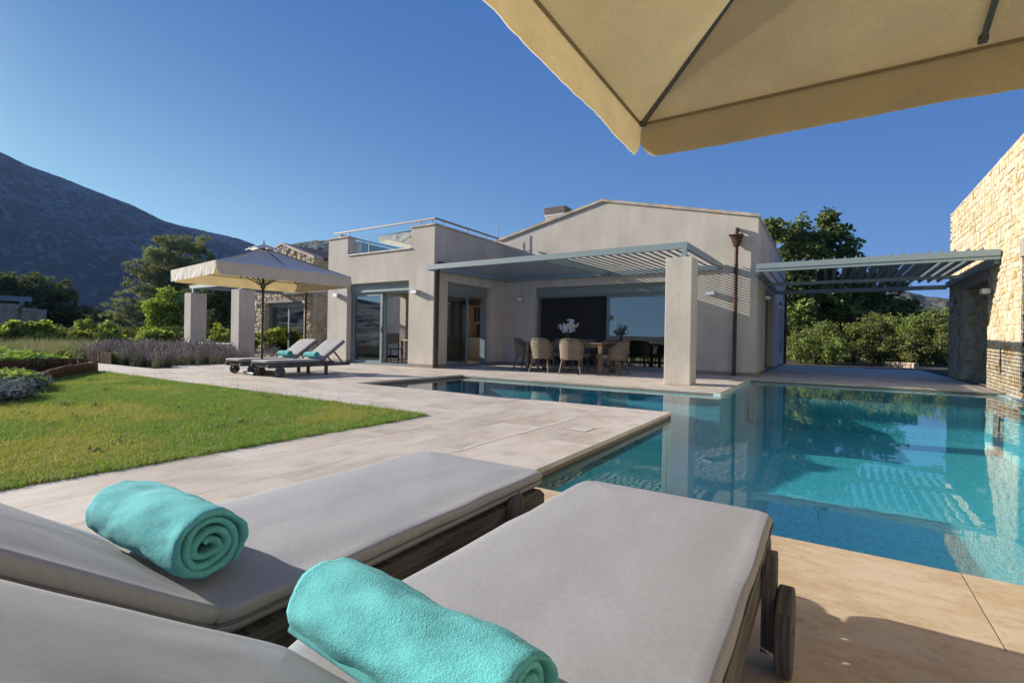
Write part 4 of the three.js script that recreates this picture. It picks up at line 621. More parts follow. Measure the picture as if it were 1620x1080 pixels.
// cord with wooden toggle on the far parasol
// ---------- dining set ----------
{
  const t = thing('dining_table', 'teak dining table set with rattan chairs on the terrace', 'table', [-5.8, 0, -11.95]);
  P(t, 'tabletop', rbox(-1.12, 1.12, 0.755, 0.79, -0.53, 0.53, 0.006, 2), Mt.teak); P(t, 'apron', [box(-1.0, 1.0, 0.68, 0.754, 0.44, 0.465), box(-1.0, 1.0, 0.68, 0.754, -0.465, -0.44), box(-1.03, -1.005, 0.68, 0.754, -0.43, 0.43), box(1.005, 1.03, 0.68, 0.754, -0.43, 0.43)], Mt.teak);
  for (const [x, z] of [[-1.05, -0.46], [1.05, -0.46], [-1.05, 0.46], [1.05, 0.46]]) P(t, 'leg', rbox(x - 0.045, x + 0.045, 0, 0.754, z - 0.045, z + 0.045, 0.004), Mt.teak);
  const c = thing('rattan_chair', '', 'chair');
  // tub shell: back at local +z
  const shell = soft((u, v) => { const s = (v < 0.5 ? 1 : -1), k = v < 0.5 ? v * 2 : (1 - v) * 2, a = lerp(-1.95, 1.95, u), fl = smooth(0.55, 1.9, Math.abs(a)), top = lerp(0.865, 0.64, fl), y = lerp(0.36, top, k), flare = 1 + 0.16 * k * (1 - 0.4 * fl), rr = (0.265 + (s > 0 ? 0.0 : -0.03)) * flare, x = Math.sin(a) * rr * 1.05, z = Math.cos(a) * rr * 0.98 + 0.02 + 0.05 * k * (1 - fl); const o = V(x, y, z); o.u = a * 0.27; o.v = y; return o; }, 40, 20);
  P(c, 'shell', shell, new THREE.MeshStandardMaterial().copy(Mt.rattan)).material.side = THREE.DoubleSide;
  const rim = []; for (let i = 0; i <= 30; i++) { const a = lerp(-1.95, 1.95, i / 30), fl = smooth(0.55, 1.9, Math.abs(a)), top = lerp(0.865, 0.64, fl), flare = 1 + 0.16 * (1 - 0.4 * fl), rr = 0.25 * flare; rim.push(V(Math.sin(a) * rr * 1.05, top, Math.cos(a) * rr * 0.98 + 0.07 - 0.05 * fl)); }
  P(c, 'rim', new THREE.TubeGeometry(new THREE.CatmullRomCurve3(rim), 60, 0.02, 8), Mt.rattan);
  P(c, 'seat_base', rbox(-0.24, 0.24, 0.36, 0.41, -0.26, 0.22, 0.03), Mt.rattan); P(c, 'cushion', rbox(-0.23, 0.23, 0.41, 0.475, -0.27, 0.21, 0.028, 3), Mt.seat);
  for (const [x, z] of [[-1, -1], [1, -1], [-1, 1], [1, 1]]) P(c, 'leg', tube(V(x * 0.2, 0.37, z * 0.19 - 0.02), V(x * 0.27, 0, z * 0.27 - 0.01), 0.026, 0.019, 8), Mt.greyTeak);
  P(c, 'stretcher', [bar(V(-0.24, 0.16, -0.24), V(-0.24, 0.16, 0.22), 0.022, 0.03), bar(V(0.24, 0.16, -0.24), V(0.24, 0.16, 0.22), 0.022, 0.03), bar(V(-0.24, 0.16, 0), V(0.24, 0.16, 0), 0.022, 0.03)], Mt.greyTeak);
  const at = [[[-6.28, 0, -11.3], 0.12, 'left of two rattan chairs turning their backs to the pool'], [[-5.42, 0, -11.25], 0.3, 'right of two rattan chairs turning their backs to the pool'], [[-4.55, 0, -12.0], Math.PI / 2 - 0.05, 'rattan chair at the table end nearest the pillar'], [[-7.12, 0, -11.85], -Math.PI / 2 + 0.1, 'shaded rattan chair at the table end nearest the kitchen door'],
    [[-6.5, 0, -12.72], Math.PI + 0.1, 'rattan chair on the window side of the table, left, behind the pool-side chairs'], [[-5.75, 0, -12.72], Math.PI, 'middle rattan chair on the window side, behind the flower vase'], [[-5.05, 0, -12.70], Math.PI - 0.06, 'rattan chair on the window side of the table, right of the vase']];
  at.forEach(([p, r, label], i) => { if (!i) { c.position.set(...p); c.rotation.y = r; c.userData.label = label; c.userData.group = 'rattan chairs round the dining table'; } else dup(c, p, r, label); });
  const v = thing('flower_vase', 'vase of white orchid blossom standing on the terrace dining table', 'flowers', [-5.92, 0.79, -12.0]), R = rng(60); v.scale.setScalar(0.84);
  const pts = [[0.0, 0], [0.06, 0], [0.085, 0.05], [0.07, 0.12], [0.045, 0.16], [0.055, 0.18], [0.045, 0.18]].map((q) => new THREE.Vector2(...q)); P(v, 'vase', new THREE.LatheGeometry(pts, 24), Mt.dark);
  const stems = [], pet = [];
  for (let i = 0; i < 24; i++) { const a = R() * 6.28, sp = 0.1 + 0.24 * R(), h = 0.26 + 0.36 * R(), e = V(Math.cos(a) * sp, h + 0.12, Math.sin(a) * sp), m = V(e.x * 0.35, 0.12 + h * 0.6, e.z * 0.35); stems.push(path([V(0, 0.14, 0), m, e], 0.004, 10, 5));
    for (let k = 0; k < 9; k++) { const q = m.clone().lerp(e, 0.1 + 0.95 * k / 8).add(V((R() - 0.5) * 0.07, (R() - 0.5) * 0.07, (R() - 0.5) * 0.07)), n = V(R() - 0.5, R() * 0.5, R() - 0.5 + 0.4).normalize(); for (let f = 0; f < 5; f++) { const b = new THREE.CircleGeometry(0.017, 6); b.scale(0.7, 1, 1); b.translate(0, 0.022, 0); b.rotateX(-0.35); b.rotateZ(f * 1.257); b.applyQuaternion(new THREE.Quaternion().setFromUnitVectors(V(0, 0, 1), n)); b.translate(q.x, q.y, q.z); pet.push(b); } } }
  P(v, 'stems', stems, std({ color: C(0.10, 0.10, 0.06) })); P(v, 'petals', pet, new THREE.MeshPhysicalMaterial({ color: C(0.82, 0.79, 0.80), roughness: 1, transmission: 0.3, thickness: 0, side: THREE.DoubleSide }));
}
// ---------- trees and shrubs: trunk, limbs and a crown of many separate leaves ----------
const leafMat = (c, tr = 0.32) => new THREE.MeshPhysicalMaterial({ color: C(...c), vertexColors: true, roughness: 1, transmission: tr, thickness: 0, side: THREE.DoubleSide, specularIntensity: 0.4 });
const LM = { fig: leafMat([0.17, 0.225, 0.06]), shrub: leafMat([0.165, 0.19, 0.052]), dark: leafMat([0.12, 0.15, 0.05]), light: leafMat([0.24, 0.33, 0.045], 0.45), pine: leafMat([0.24, 0.27, 0.12], 0.25), vine: leafMat([0.25, 0.32, 0.05], 0.5) };
function foliage(R, blobs, n, size, o = {}) {
  const pos = new Float32Array(n * 18), col = new Float32Array(n * 18), nor = V(), a = V(), b = V(), c = V(), q = new THREE.Quaternion();
  const cl = []; let tw = 0; for (const [x, y, z, r] of blobs) { const k = Math.max(5, Math.round((o.clumps ?? 26) * r * r / (blobs[0][3] ** 2))); for (let i = 0; i < k; i++) { const d = V(R() * 2 - 1, R() * 2 - 1, R() * 2 - 1).normalize(), f = r * (0.45 + 0.55 * Math.sqrt(R())); cl.push([x + d.x * f, y + d.y * f * (o.flat ?? 0.85), z + d.z * f, r * (o.clumpR ?? 0.34) * (0.6 + 0.8 * R()), 0.72 + 0.56 * R(), R()]); } }
  const cum = cl.map((k) => (tw += k[3] ** 2));
  for (let i = 0; i < n; i++) {
    const w = R() * tw; let lo = 0, hi = cum.length - 1; while (lo < hi) { const m = (lo + hi) >> 1; if (cum[m] < w) lo = m + 1; else hi = m; }
    const k = cl[lo], d = V(R() * 2 - 1, R() * 2 - 1, R() * 2 - 1); if (d.lengthSq() > 1) d.multiplyScalar(0.6); const rr = k[3];
    const px = k[0] + d.x * rr, py = k[1] + d.y * rr * (o.cflat ?? 0.75), pz = k[2] + d.z * rr, s = size * (0.6 + 0.8 * R());
    if (o.needle) { a.set(d.x + (R() - 0.5), Math.abs(d.y) + 0.5 + R() * 0.6, d.z + (R() - 0.5)).normalize(); nor.set(R() - 0.5, R() - 0.5, R() - 0.5).cross(a).normalize(); a.multiplyScalar(s); b.copy(nor).multiplyScalar(s * 0.09); }
    else { nor.set(R() - 0.5 + d.x * 0.4, R() * 0.9 + 0.15, R() - 0.5 + d.z * 0.4).normalize(); a.set(R() - 0.5, R() - 0.5 - (o.droop ?? 0.1), R() - 0.5).cross(nor).normalize(); b.crossVectors(nor, a).multiplyScalar(s * (o.wide ?? 0.42)); a.multiplyScalar(s); }
    const f = o.needle ? 0 : 0.14 * s, t = i * 18, v = [px, py, pz, px + a.x * 0.5 + b.x, py + a.y * 0.5 + b.y + f, pz + a.z * 0.5 + b.z, px + a.x, py + a.y, pz + a.z, px, py, pz, px + a.x, py + a.y, pz + a.z, px + a.x * 0.5 - b.x, py + a.y * 0.5 - b.y + f, pz + a.z * 0.5 - b.z];
    pos.set(v, t); const tone = k[4] * (0.78 + 0.44 * R()), yel = (o.yellow ?? 0.25) * k[5] * R(); for (let j = 0; j < 6; j++) { col[t + j * 3] = tone * (1 + yel); col[t + j * 3 + 1] = tone * (1 + yel * 0.5); col[t + j * 3 + 2] = tone * (1 - yel * 0.5); }
  }
  const g = new THREE.BufferGeometry(); g.setAttribute('position', new THREE.BufferAttribute(pos, 3)); g.setAttribute('color', new THREE.BufferAttribute(col, 3)); g.setAttribute('uv', new THREE.BufferAttribute(new Float32Array(n * 12), 2)); g.computeVertexNormals(); return g;
}
function tree(name, label, category, base, blobs, n, size, mat, tr, seed, o = {}, group) {
  const R = rng(seed), t = thing(name, label, category, base, 0, group), loc = blobs.map(([x, y, z, r]) => [x - base[0], y - base[1], z - base[2], r]);
  const hi = loc.reduce((m, b) => Math.max(m, b[1]), 0), lim = [tube(V(0, -0.1, 0), V(R() * 0.1, hi * 0.45, R() * 0.1), tr, tr * 0.7, 9), tube(V(R() * 0.1, hi * 0.44, 0), V(loc[0][0] * 0.6, hi * 0.85, loc[0][2] * 0.6), tr * 0.7, tr * 0.3, 8)];
  P(t, 'trunk', lim, Mt.bark);
  P(t, 'branches', loc.flatMap(([x, y, z, r]) => { const s = clamp(y - Math.hypot(x, z) * (o.rise ?? 0.6), 0.15 * hi, hi * 0.8); const m = V(x * 0.5, lerp(s, y, 0.45), z * 0.5); return [tube(V(x * 0.02, s, z * 0.02), m, tr * 0.36, tr * 0.26, 6), tube(m, V(x, y, z), tr * 0.26, tr * 0.1, 6)].concat([0, 1, 2].map(() => tube(V(lerp(m.x, x, 0.5), lerp(m.y, y, 0.5), lerp(m.z, z, 0.5)), V(x + (R() - 0.5) * 1.5 * r, y + (R() - 0.3) * r, z + (R() - 0.5) * 1.5 * r), tr * 0.13, tr * 0.05, 5))); }), Mt.bark);
  P(t, 'crown', foliage(R, loc, n, size, o), mat); return t;
}
tree('broadleaf_tree', 'tall dark broadleaf tree rising behind the hall and the right pergola', 'tree', [0.2, -0.1, -36.6], [[-2.62, 7.48, -35.16, 1.43], [-0.95, 8.03, -36.23, 1.59], [0.17, 6.98, -36.95, 1.35], [-1.59, 5.83, -35.82, 1.79], [0.59, 5.48, -37.22, 1.59], [2.45, 4.53, -38.4, 1.51], [-0.38, 3.67, -36.59, 1.99], [-2.04, 3.04, -35.52, 1.79], [1.64, 2.72, -37.88, 1.99], [3.82, 2.85, -39.28, 1.35], [-3.3, 7.98, -34.73, 0.87], [0.92, 6.28, -37.43, 0.79], [-0.68, 1.9, -36.39, 1.59], [-2.4, 4.62, -35.29, 1.59], [1.5, 4.0, -36.9, 1.3]], 38000, 0.23, LM.fig, 0.24, 1, { clumps: 34, clumpR: 0.32, wide: 0.5, droop: 0.4 });
{
  const sh = [[-1.14, -28.96, 1.6, 'leftmost olive shrub beyond the rear deck next to the hall corner'], [-0.02, -30.87, 2.2, 'olive shrub with bare grey stems under the dark broadleaf tree'], [1.12, -30.42, 1.95, 'rounded olive shrub in the middle of the view under the right pergola'], [2.45, -33.65, 2.6, 'taller olive shrub behind the row, right of the middle of the pergola view'], [3.41, -32.48, 2.5, 'broad yellow-green shrub right of the low pale wall'], [4.77, -35.14, 3.0, 'tallest olive shrub beside the stone house corner, in front of the hill'], [5.2, -32.0, 2.3, 'olive shrub tucked against the stone house corner'], [-0.51, -27.4, 0.95, 'low sunlit shrub at the left rear edge of the deck'], [3.68, -30.27, 1.05, 'low dark shrub just right of the low pale wall']];
  sh.forEach(([x, z, h, label], i) => { const R = rng(100 + i), b = []; for (let k = 0; k < 8; k++) b.push([x + (R() - 0.5) * 1.5, h * (0.3 + 0.55 * R()), z + (R() - 0.5) * 1.2, 0.42 + 0.22 * R()]); b.push([x, h * 0.82, z, 0.5]); for (let k = 0; k < 7; k++) b.push([x + (R() - 0.5) * 1.9, h * (0.75 + 0.32 * R()), z + (R() - 0.5) * 1.4, 0.16]); tree('olive_shrub', label, 'shrub', [x, -0.08, z], b, 6500, 0.10, i % 3 === 1 ? LM.fig : LM.shrub, 0.05, 200 + i, { clumps: 16, clumpR: 0.42, wide: 0.3, yellow: 0.5 }, 'shrubs beyond the rear deck'); });
  [[-1.4, -49, 4.6, 'pale tree far behind the shrubs, seen left under the right pergola'], [3.1, -52, 4.2, 'tree far behind the shrubs, seen in the middle under the right pergola'], [7.2, -56, 3.9, 'tree far behind the shrubs, nearest the hill under the right pergola']].forEach(([x, z, h, label], i) => { const R = rng(140 + i), b = []; for (let k = 0; k < 9; k++) b.push([x + (R() - 0.5) * 5, h * (0.3 + 0.6 * R()), z + (R() - 0.5) * 3, 0.9 + 0.5 * R()]); tree('background_tree', label, 'tree', [x, -0.1, z], b, 6000, 0.24, i === 1 ? LM.shrub : LM.dark, 0.15, 240 + i, { clumps: 16, wide: 0.4 }); });
  const w = thing('low_stone_wall', 'short pale dry stone wall between the shrubs behind the rear deck', 'wall', [2.75, -0.1, -27.6], -0.6), R = rng(77); const L = stonework(R, -0.6, 0.6, 0, () => 0.26, [], 1.0), gs = L.map((q) => stoneG(R, ...q, 0.05).translate(0, 0, 0.15)); P(w, 'core', box(-0.6, 0.6, -0.1, 0.25, -0.15, 0.14), Mt.mortar); gs.forEach((g) => P(w, 'stone', g, stoneMats[Math.floor(R() * 3)]));
}
tree('pine_tree', 'dark pine with upswept tufted branches in front of the mountain', 'tree', [-50.9, -0.3, -20.8], [[-49.2, 8.94, -21.94, 1.5], [-50.55, 8.68, -21.07, 1.38], [-48.31, 7.98, -22.51, 1.04], [-52.1, 8.07, -20.08, 0.81], [-51.01, 7.17, -20.77, 1.62], [-49.16, 6.81, -21.96, 1.62], [-53.77, 6.71, -19.0, 0.75], [-53.15, 7.24, -19.4, 0.58], [-52.3, 5.87, -19.94, 1.15], [-53.76, 6.02, -19.01, 0.69], [-51.32, 5.2, -20.57, 1.73], [-53.26, 4.99, -19.33, 0.92], [-51.78, 3.87, -20.27, 1.62], [-53.97, 4.11, -18.86, 0.81], [-54.35, 3.52, -18.62, 0.81], [-52.98, 2.97, -19.5, 1.27], [-54.93, 2.93, -18.25, 0.81], [-54.19, 2.37, -18.72, 1.04], [-51.52, 2.43, -20.43, 1.5], [-55.64, 2.17, -17.79, 0.69], [-49.86, 5.06, -21.5, 1.38], [-53.2, 1.2, -19.4, 1.3], [-51, 1.2, -20.7, 1.3]], 34000, 0.30, LM.pine, 0.26, 2, { needle: true, clumps: 26, clumpR: 0.25, flat: 0.7, rise: 0.25, yellow: 0.4 });
tree('dark_tree', 'dark rounded tree behind the stone piers at the left edge', 'tree', [-55.8, -0.2, -13.2], [[-57.59, 4.16, -11.79, 1.58], [-56.27, 4.61, -12.64, 1.26], [-54.72, 4.33, -13.64, 1.37], [-53.59, 3.3, -14.35, 1.37], [-55.35, 2.63, -13.22, 1.84], [-57.12, 2.59, -12.09, 1.84], [-52.78, 2.42, -14.87, 0.95], [-54.01, 1.87, -14.08, 1.31], [-58.5, 4.6, -10.6, 1.7], [-55, 1.2, -13.5, 1.5], [-57, 1.2, -12.3, 1.5]].map(([x, y, z, r]) => [x - 1.2, y, z - 0.7, r]), 20000, 0.24, LM.dark, 0.24, 3, { clumps: 26, clumpR: 0.36, yellow: 0.5 });
tree('bright_shrub', 'bright yellow-green shrub left of the twin taupe pillars', 'shrub', [-35, -0.1, -14.4], [[-34.84, 3.06, -14.5, 0.72], [-35.5, 2.33, -14.07, 0.79], [-34.32, 2.27, -14.83, 0.95], [-35.08, 1.46, -14.34, 0.95], [-33.81, 1.37, -15.15, 0.87], [-35.81, 1.33, -13.87, 0.56], [-34.6, 0.6, -14.6, 0.9]], 11000, 0.16, LM.light, 0.09, 4, { clumps: 22, clumpR: 0.4 });
tree('green_tree', 'dense dark green tree seen between the twin taupe pillars', 'tree', [-35.6, -0.1, -17.4], [[-35.83, 3.63, -17.43, 1.13], [-34.91, 3.43, -18.02, 1.05], [-35.44, 2.33, -17.67, 1.31], [-34.34, 2.13, -18.38, 1.22], [-35.97, 1.23, -17.33, 0.96], [-37.11, 3.38, -16.61, 0.87], [-33.6, 3.2, -18.8, 1.1], [-33.4, 1.4, -19, 1.1]], 13000, 0.17, LM.dark, 0.12, 5, { clumps: 22, clumpR: 0.4 });
[[-78, -21.3, 'small tree at the mountain foot just right of the dark tree'], [-74, -23.9, 'small tree at the mountain foot left of the pine'], [-71, -25.8, 'low tree at the mountain foot hidden partly by the pine']].forEach(([x, z, label], i) => { const R = rng(160 + i), b = []; for (let k = 0; k < 8; k++) b.push([x + (R() - 0.5) * 3, 0.8 + 2.0 * R(), z + (R() - 0.5) * 3, 0.9 + 0.4 * R()]); tree('distant_tree', label, 'tree', [x, -0.4, z], b, 5000, 0.26, i === 1 ? LM.shrub : LM.dark, 0.15, 260 + i, { clumps: 14 }); });
// scattered growth that nobody could count, as masses of leaves
{
  const R = rng(500), mass = (label, cat, n, size, mat, place, o) => { const b = []; for (let i = 0; i < place.n; i++) b.push(place.f(R)); stuff(scene, place.name, foliage(R, b, n, size, o), mat, label, cat); };
  mass('bright yellow-green grape vines in a row behind the flower meadow', 'vines', 26000, 0.13, LM.vine, { name: 'vine_row', n: 90, f: (R) => { const t = R(), h = 0.2 + 1.15 * R() * Math.pow(n2(t * 14, 1, 4), 0.8); return [lerp(-36.5, -22.6, t) + (R() - 0.5), h, lerp(-6.4, -13.4, t) + (R() - 0.5) * 1.2, 0.34]; } }, { clumps: 9, clumpR: 0.5, wide: 0.55, yellow: 0.6 });
  mass('darker vines and bushes at the far left behind the meadow', 'bushes', 15000, 0.13, LM.shrub, { name: 'bush_band', n: 70, f: (R) => { const t = R(); return [lerp(-48, -30, t) + (R() - 0.5), 0.2 + 0.7 * R(), lerp(-8.2, -13.2, t) + (R() - 0.5) * 2, 0.45]; } }, { clumps: 9, clumpR: 0.5, wide: 0.5, yellow: 0.4 });
  mass('dark scrub filling the ground below the pine and beyond the vines', 'scrub', 16000, 0.2, LM.dark, { name: 'scrub_band', n: 80, f: (R) => { const t = R(); return [lerp(-62, -34, t) + (R() - 0.5) * 2, 0.2 + 0.9 * R(), lerp(-18, -22, t) + (R() - 0.5) * 5, 0.8]; } }, { clumps: 10, clumpR: 0.45, wide: 0.45 });
  mass('tangled undergrowth behind the shrubs at the rear deck', 'undergrowth', 16000, 0.15, LM.shrub, { name: 'undergrowth', n: 80, f: (R) => { const t = R(); return [lerp(-3, 9, t), 0.1 + 1.3 * R() * R(), lerp(-29, -37, t) + (R() - 0.5) * 6 - 2, 0.5]; } }, { clumps: 10, clumpR: 0.5, yellow: 0.4 });
}
// instanced low growth
function scatter(name, label, category, geo, mat, list, colorOf) {
  const m = new THREE.InstancedMesh(geo, mat, list.length), M = new THREE.Matrix4(), q = new THREE.Quaternion(), e = new THREE.Euler(), c = new THREE.Color();
  list.forEach(([x, y, z, s, r, tilt], i) => { e.set((tilt ?? 0) * Math.cos(r * 3), r, (tilt ?? 0) * Math.sin(r * 3)); M.compose(V(x, y, z), q.setFromEuler(e), V(s, s * (1 + ((i * 37) % 11 - 5) * 0.03), s)); m.setMatrixAt(i, M); colorOf(i, x, z, c); m.setColorAt(i, c); });
  m.name = numbered(name); m.userData = { kind: 'stuff', label, category }; m.castShadow = m.receiveShadow = true; scene.add(m); return m;
}
function tuft(R, n, h, w, lean, seg = 2) { // grass blades from one root
  const pos = [], idx = []; for (let i = 0; i < n; i++) { const a = R() * 6.283, L = h * (0.55 + 0.65 * R()), l = lean * (0.2 + R()), ox = (R() - 0.5) * w * 8, oz = (R() - 0.5) * w * 8, cx = Math.cos(a), sz = Math.sin(a), px = -sz * w * 0.5, pz = cx * w * 0.5, b = pos.length / 3;
    for (let k = 0; k <= seg; k++) { const t = k / seg, d = l * L * t * t, wd = 1 - t; pos.push(ox + cx * d + px * wd, L * t * (1 - 0.3 * l * t), oz + sz * d + pz * wd, ox + cx * d - px * wd, L * t * (1 - 0.3 * l * t), oz + sz * d - pz * wd); if (k) idx.push(b + k * 2 - 2, b + k * 2 - 1, b + k * 2 + 1, b + k * 2 - 2, b + k * 2 + 1, b + k * 2); } }
  const g = new THREE.BufferGeometry(); g.setAttribute('position', new THREE.Float32BufferAttribute(pos, 3)); g.setIndex(idx); g.computeVertexNormals(); return g;
}
function clump(R, n, size, r, h, wide = 0.4) { const g = foliage(R, [[0, h * 0.5, 0, r]], n, size, { clumps: 7, clumpR: 0.6, flat: h / r * 0.5, wide }); g.deleteAttribute('color'); return g; }
const blade = (c, tr = 0.4) => new THREE.MeshPhysicalMaterial({ color: C(...c), roughness: 0.9, transmission: tr, thickness: 0, side: THREE.DoubleSide, specularIntensity: 0.5 });
{
  // lawn: soil and turf
  const lawn = [[-3.565, 3.2], [-3.565, -3.96], [-7.4, -4.0], [-12.6, -4.02], [-12.9, -3.6], [-10.2, -2.2], [-9.0, -1.2], [-9.6, 3.2]];
  struct('lawn_soil', flat(lawn, [], -0.012), std({ color: C(0.085, 0.085, 0.028), map: rep(T.soil, 0.9), roughness: 1 }));
  const R = rng(600), list = [], inside = (x, z) => { let k = false; for (let i = 0, j = lawn.length - 1; i < lawn.length; j = i++) { const [a, b] = lawn[i], [c, d] = lawn[j]; if ((b > z) !== (d > z) && x < (c - a) * (z - b) / (d - b) + a) k = !k; } return k; };
  while (list.length < 135000) { const x = lerp(-12.9, -3.55, R()), z = lerp(-4.02, 1.6, R()), d = Math.hypot(x, z); if (!inside(x, z) || (z > -0.5 && z > x * -0.12) && R() > 0.2) continue; if (R() > clamp(7.5 / d, 0.42, 1)) continue; const tall = f2(x * 1.1, z * 1.1, 3), edge = smooth(0.25, 0.0, Math.min(-3.6 - x, z + 3.95)); list.push([x, -0.012, z, (0.6 + 0.55 * tall + 0.3 * R() + 0.12 * edge + (R() < 0.004 ? 0.9 : 0)) * (1 + 0.04 * d), R() * 6.28, 0.15 + 0.4 * R()]); }
  scatter('lawn_grass', 'short green lawn grass with yellowish patches beside the travertine path', 'grass', tuft(R, 6, 0.038, 0.004, 0.8), blade([0.8, 0.8, 0.75]), list, (i, x, z, c) => { const p = f2(x * 0.9 + 40, z * 0.9, 5), q = hash2(i, 3, 9), e = smooth(0.55, 0.0, Math.min(-3.6 - x, z + 3.95)); const y = clamp(smooth(0.42, 0.66, p) * 0.8 + (q - 0.5) * 0.7 - e * 0.5, 0, 1); if (q > 0.86) c.setRGB(0.66, 0.52, 0.27); else c.setRGB(lerp(0.24, 0.56, y), lerp(0.42, 0.53, y), lerp(0.045, 0.095, y)); });
  const wd = []; for (let i = 0; i < 110; i++) { const x = lerp(-12, -3.7, R()), z = lerp(-3.9, -0.6, R()); if (inside(x, z)) wd.push([x, -0.005, z, 0.35 + 0.5 * R(), R() * 6.28, 0.3]); }
  scatter('lawn_weeds', 'small dark clover and weed patches scattered in the lawn', 'weeds', clump(R, 26, 0.03, 0.06, 0.05, 0.6), blade([1, 1, 1], 0.3), wd, (i, x, z, c) => { const q = hash2(i, 3, 4); c.setRGB(lerp(0.10, 0.2, q), lerp(0.19, 0.27, q), 0.05); });
  // stray seed stalks at the lawn's far edge
  const st = []; for (let i = 0; i < 60; i++) st.push([lerp(-12, -4.2, R()), -0.01, -3.93 + (R() - 0.5) * 0.2, 0.7 + 0.8 * R(), R() * 6.28, 0.1]);
  scatter('seed_stalks', 'thin dry seed stalks along the far lawn edge', 'grass', tuft(R, 1, 0.19, 0.003, 0.25, 3), blade([0.5, 0.45, 0.3], 0.2), st, (i, x, z, c) => c.setRGB(0.5, 0.46, 0.3));
}
{
  const R = rng(700);
  // lavender
  const lp = [], pos = []; const stem = tuft(R, 26, 0.42, 0.006, 0.5, 2), tip = []; for (let i = 0; i < 13; i++) { const a = R() * 6.28, l = 0.19 * R(), h = 0.22 + 0.2 * R(); const k = new THREE.CylinderGeometry(0.009, 0.005, 0.055, 5, 1); k.translate(Math.cos(a) * l, h, Math.sin(a) * l); tip.push(k); }
  for (let i = 0; i < 900; i++) { const t = R(), s = R(), x = lerp(lerp(-14.9, -17.0, t), lerp(-20.5, -22.5, t), s), z = lerp(-5.5, -9.5, t); lp.push([x + (R() - 0.5) * 0.4, -0.06, z + (R() - 0.5) * 0.4, (0.85 + 0.5 * R()) * (0.8 + 0.5 * n2(x, z)), R() * 6.28, 0.15]); }
  for (let i = 0; i < 90; i++) { const t = R(); lp.push([lerp(-14.8, -16.6, t) + 0.5 * R(), -0.06, lerp(-5.6, -10.2, t), 0.7 + 0.4 * R(), R() * 6.28, 0.2]); }
  scatter('lavender_stems', 'grey-green stems and leaves of the lavender bed before the twin pillars', 'lavender', stem, blade([0.8, 0.8, 0.8], 0.3), lp, (i, x, z, c) => { const q = hash2(i, 1, 2); c.setRGB(lerp(0.20, 0.34, q), lerp(0.23, 0.32, q), lerp(0.11, 0.16, q)); });
  scatter('lavender_flowers', 'dusty purple lavender flower spikes before the twin pillars', 'lavender', merge(tip), std({ color: C(0.9, 0.9, 0.9) }), lp, (i, x, z, c) => { const q = hash2(i, 5, 2), far = smooth(-18, -21, x); c.setRGB(lerp(0.31, 0.24, q), lerp(0.245, 0.20, q) + far * 0.03, lerp(0.22, 0.23, q)); });
  // meadow of dry flowering plants beyond the path
  const mp = []; for (let i = 0; i < 2600; i++) { const t = R(), s = R(), x = lerp(-19, -34, s), z = lerp(-5.5, -7.2 - s * 2.5, t) - (s * 1.2) + (R() < 0.35 ? 2.2 * R() : 0); if (z > -5.3 && x > -24) continue; mp.push([x, -0.07, z, 0.7 + 0.8 * R() * (0.5 + n2(x * 0.6, z * 0.6)), R() * 6.28, 0.2]); }
  scatter('meadow_plants', 'pale dry flowering meadow plants beyond the garden path', 'meadow', tuft(R, 16, 0.42, 0.012, 0.55, 2), blade([0.85, 0.85, 0.85], 0.4), mp, (i, x, z, c) => { const q = hash2(i, 7, 2), g = hash2(i, 8, 3) < 0.3; g ? c.setRGB(0.2, 0.27, 0.05) : c.setRGB(lerp(0.22, 0.38, q), lerp(0.22, 0.33, q), lerp(0.10, 0.19, q)); });
  // leafy vegetables in the raised bed and round the second edging
  const vp = []; for (let i = 0; i < 230; i++) { const t = R(); vp.push([lerp(-13.4, -19, R()), 0.02, lerp(-3.4, -2.4, t) - 0.2 * R(), 0.7 + 0.7 * R(), R() * 6.28, 0.2]); } for (let i = 0; i < 110; i++) vp.push([lerp(-16, -21, R()), 0.0, -5.45 - R() * 0.9, 0.7 + 0.5 * R(), R() * 6.28, 0.2]); for (let i = 0; i < 26; i++) vp.push([-9.9 + R() * 0.7 - 0.9 * R(), 0.02, -2.25 + 0.25 * R(), 0.8, R() * 6.28, 0.2]);
  scatter('leafy_vegetables', 'bright green leafy plants growing in the log-edged beds', 'vegetables', clump(R, 60, 0.10, 0.13, 0.26, 0.45), blade([1, 1, 1], 0.45), vp, (i, x, z, c) => { const q = hash2(i, 11, 2); c.setRGB(lerp(0.16, 0.30, q), lerp(0.28, 0.36, q), 0.05); });
  // grey sage on the lawn edge
  const sp = []; for (let i = 0; i < 95; i++) { const t = R(); sp.push([lerp(-7.9, -10.3, t) + (R() - 0.5) * 0.3, 0, lerp(-1.52, -2.35, t) + (R() - 0.5) * 0.34, 0.75 + 0.4 * R(), R() * 6.28, 0.25]); }
  scatter('grey_sage', 'low mound of blue-grey sage at the left lawn edge', 'sage', clump(R, 80, 0.055, 0.13, 0.2, 0.25), blade([1, 1, 1], 0.2), sp, (i, x, z, c) => { const q = hash2(i, 13, 2); c.setRGB(lerp(0.15, 0.21, q), lerp(0.18, 0.24, q), lerp(0.17, 0.24, q)); });
  struct('bed_soil', flat([[-9.6, -1.0], [-10.6, -2.45], [-12.95, -3.98], [-23, -3.95], [-23, 3], [-9.6, 3]], [], -0.03), Mt.soil);
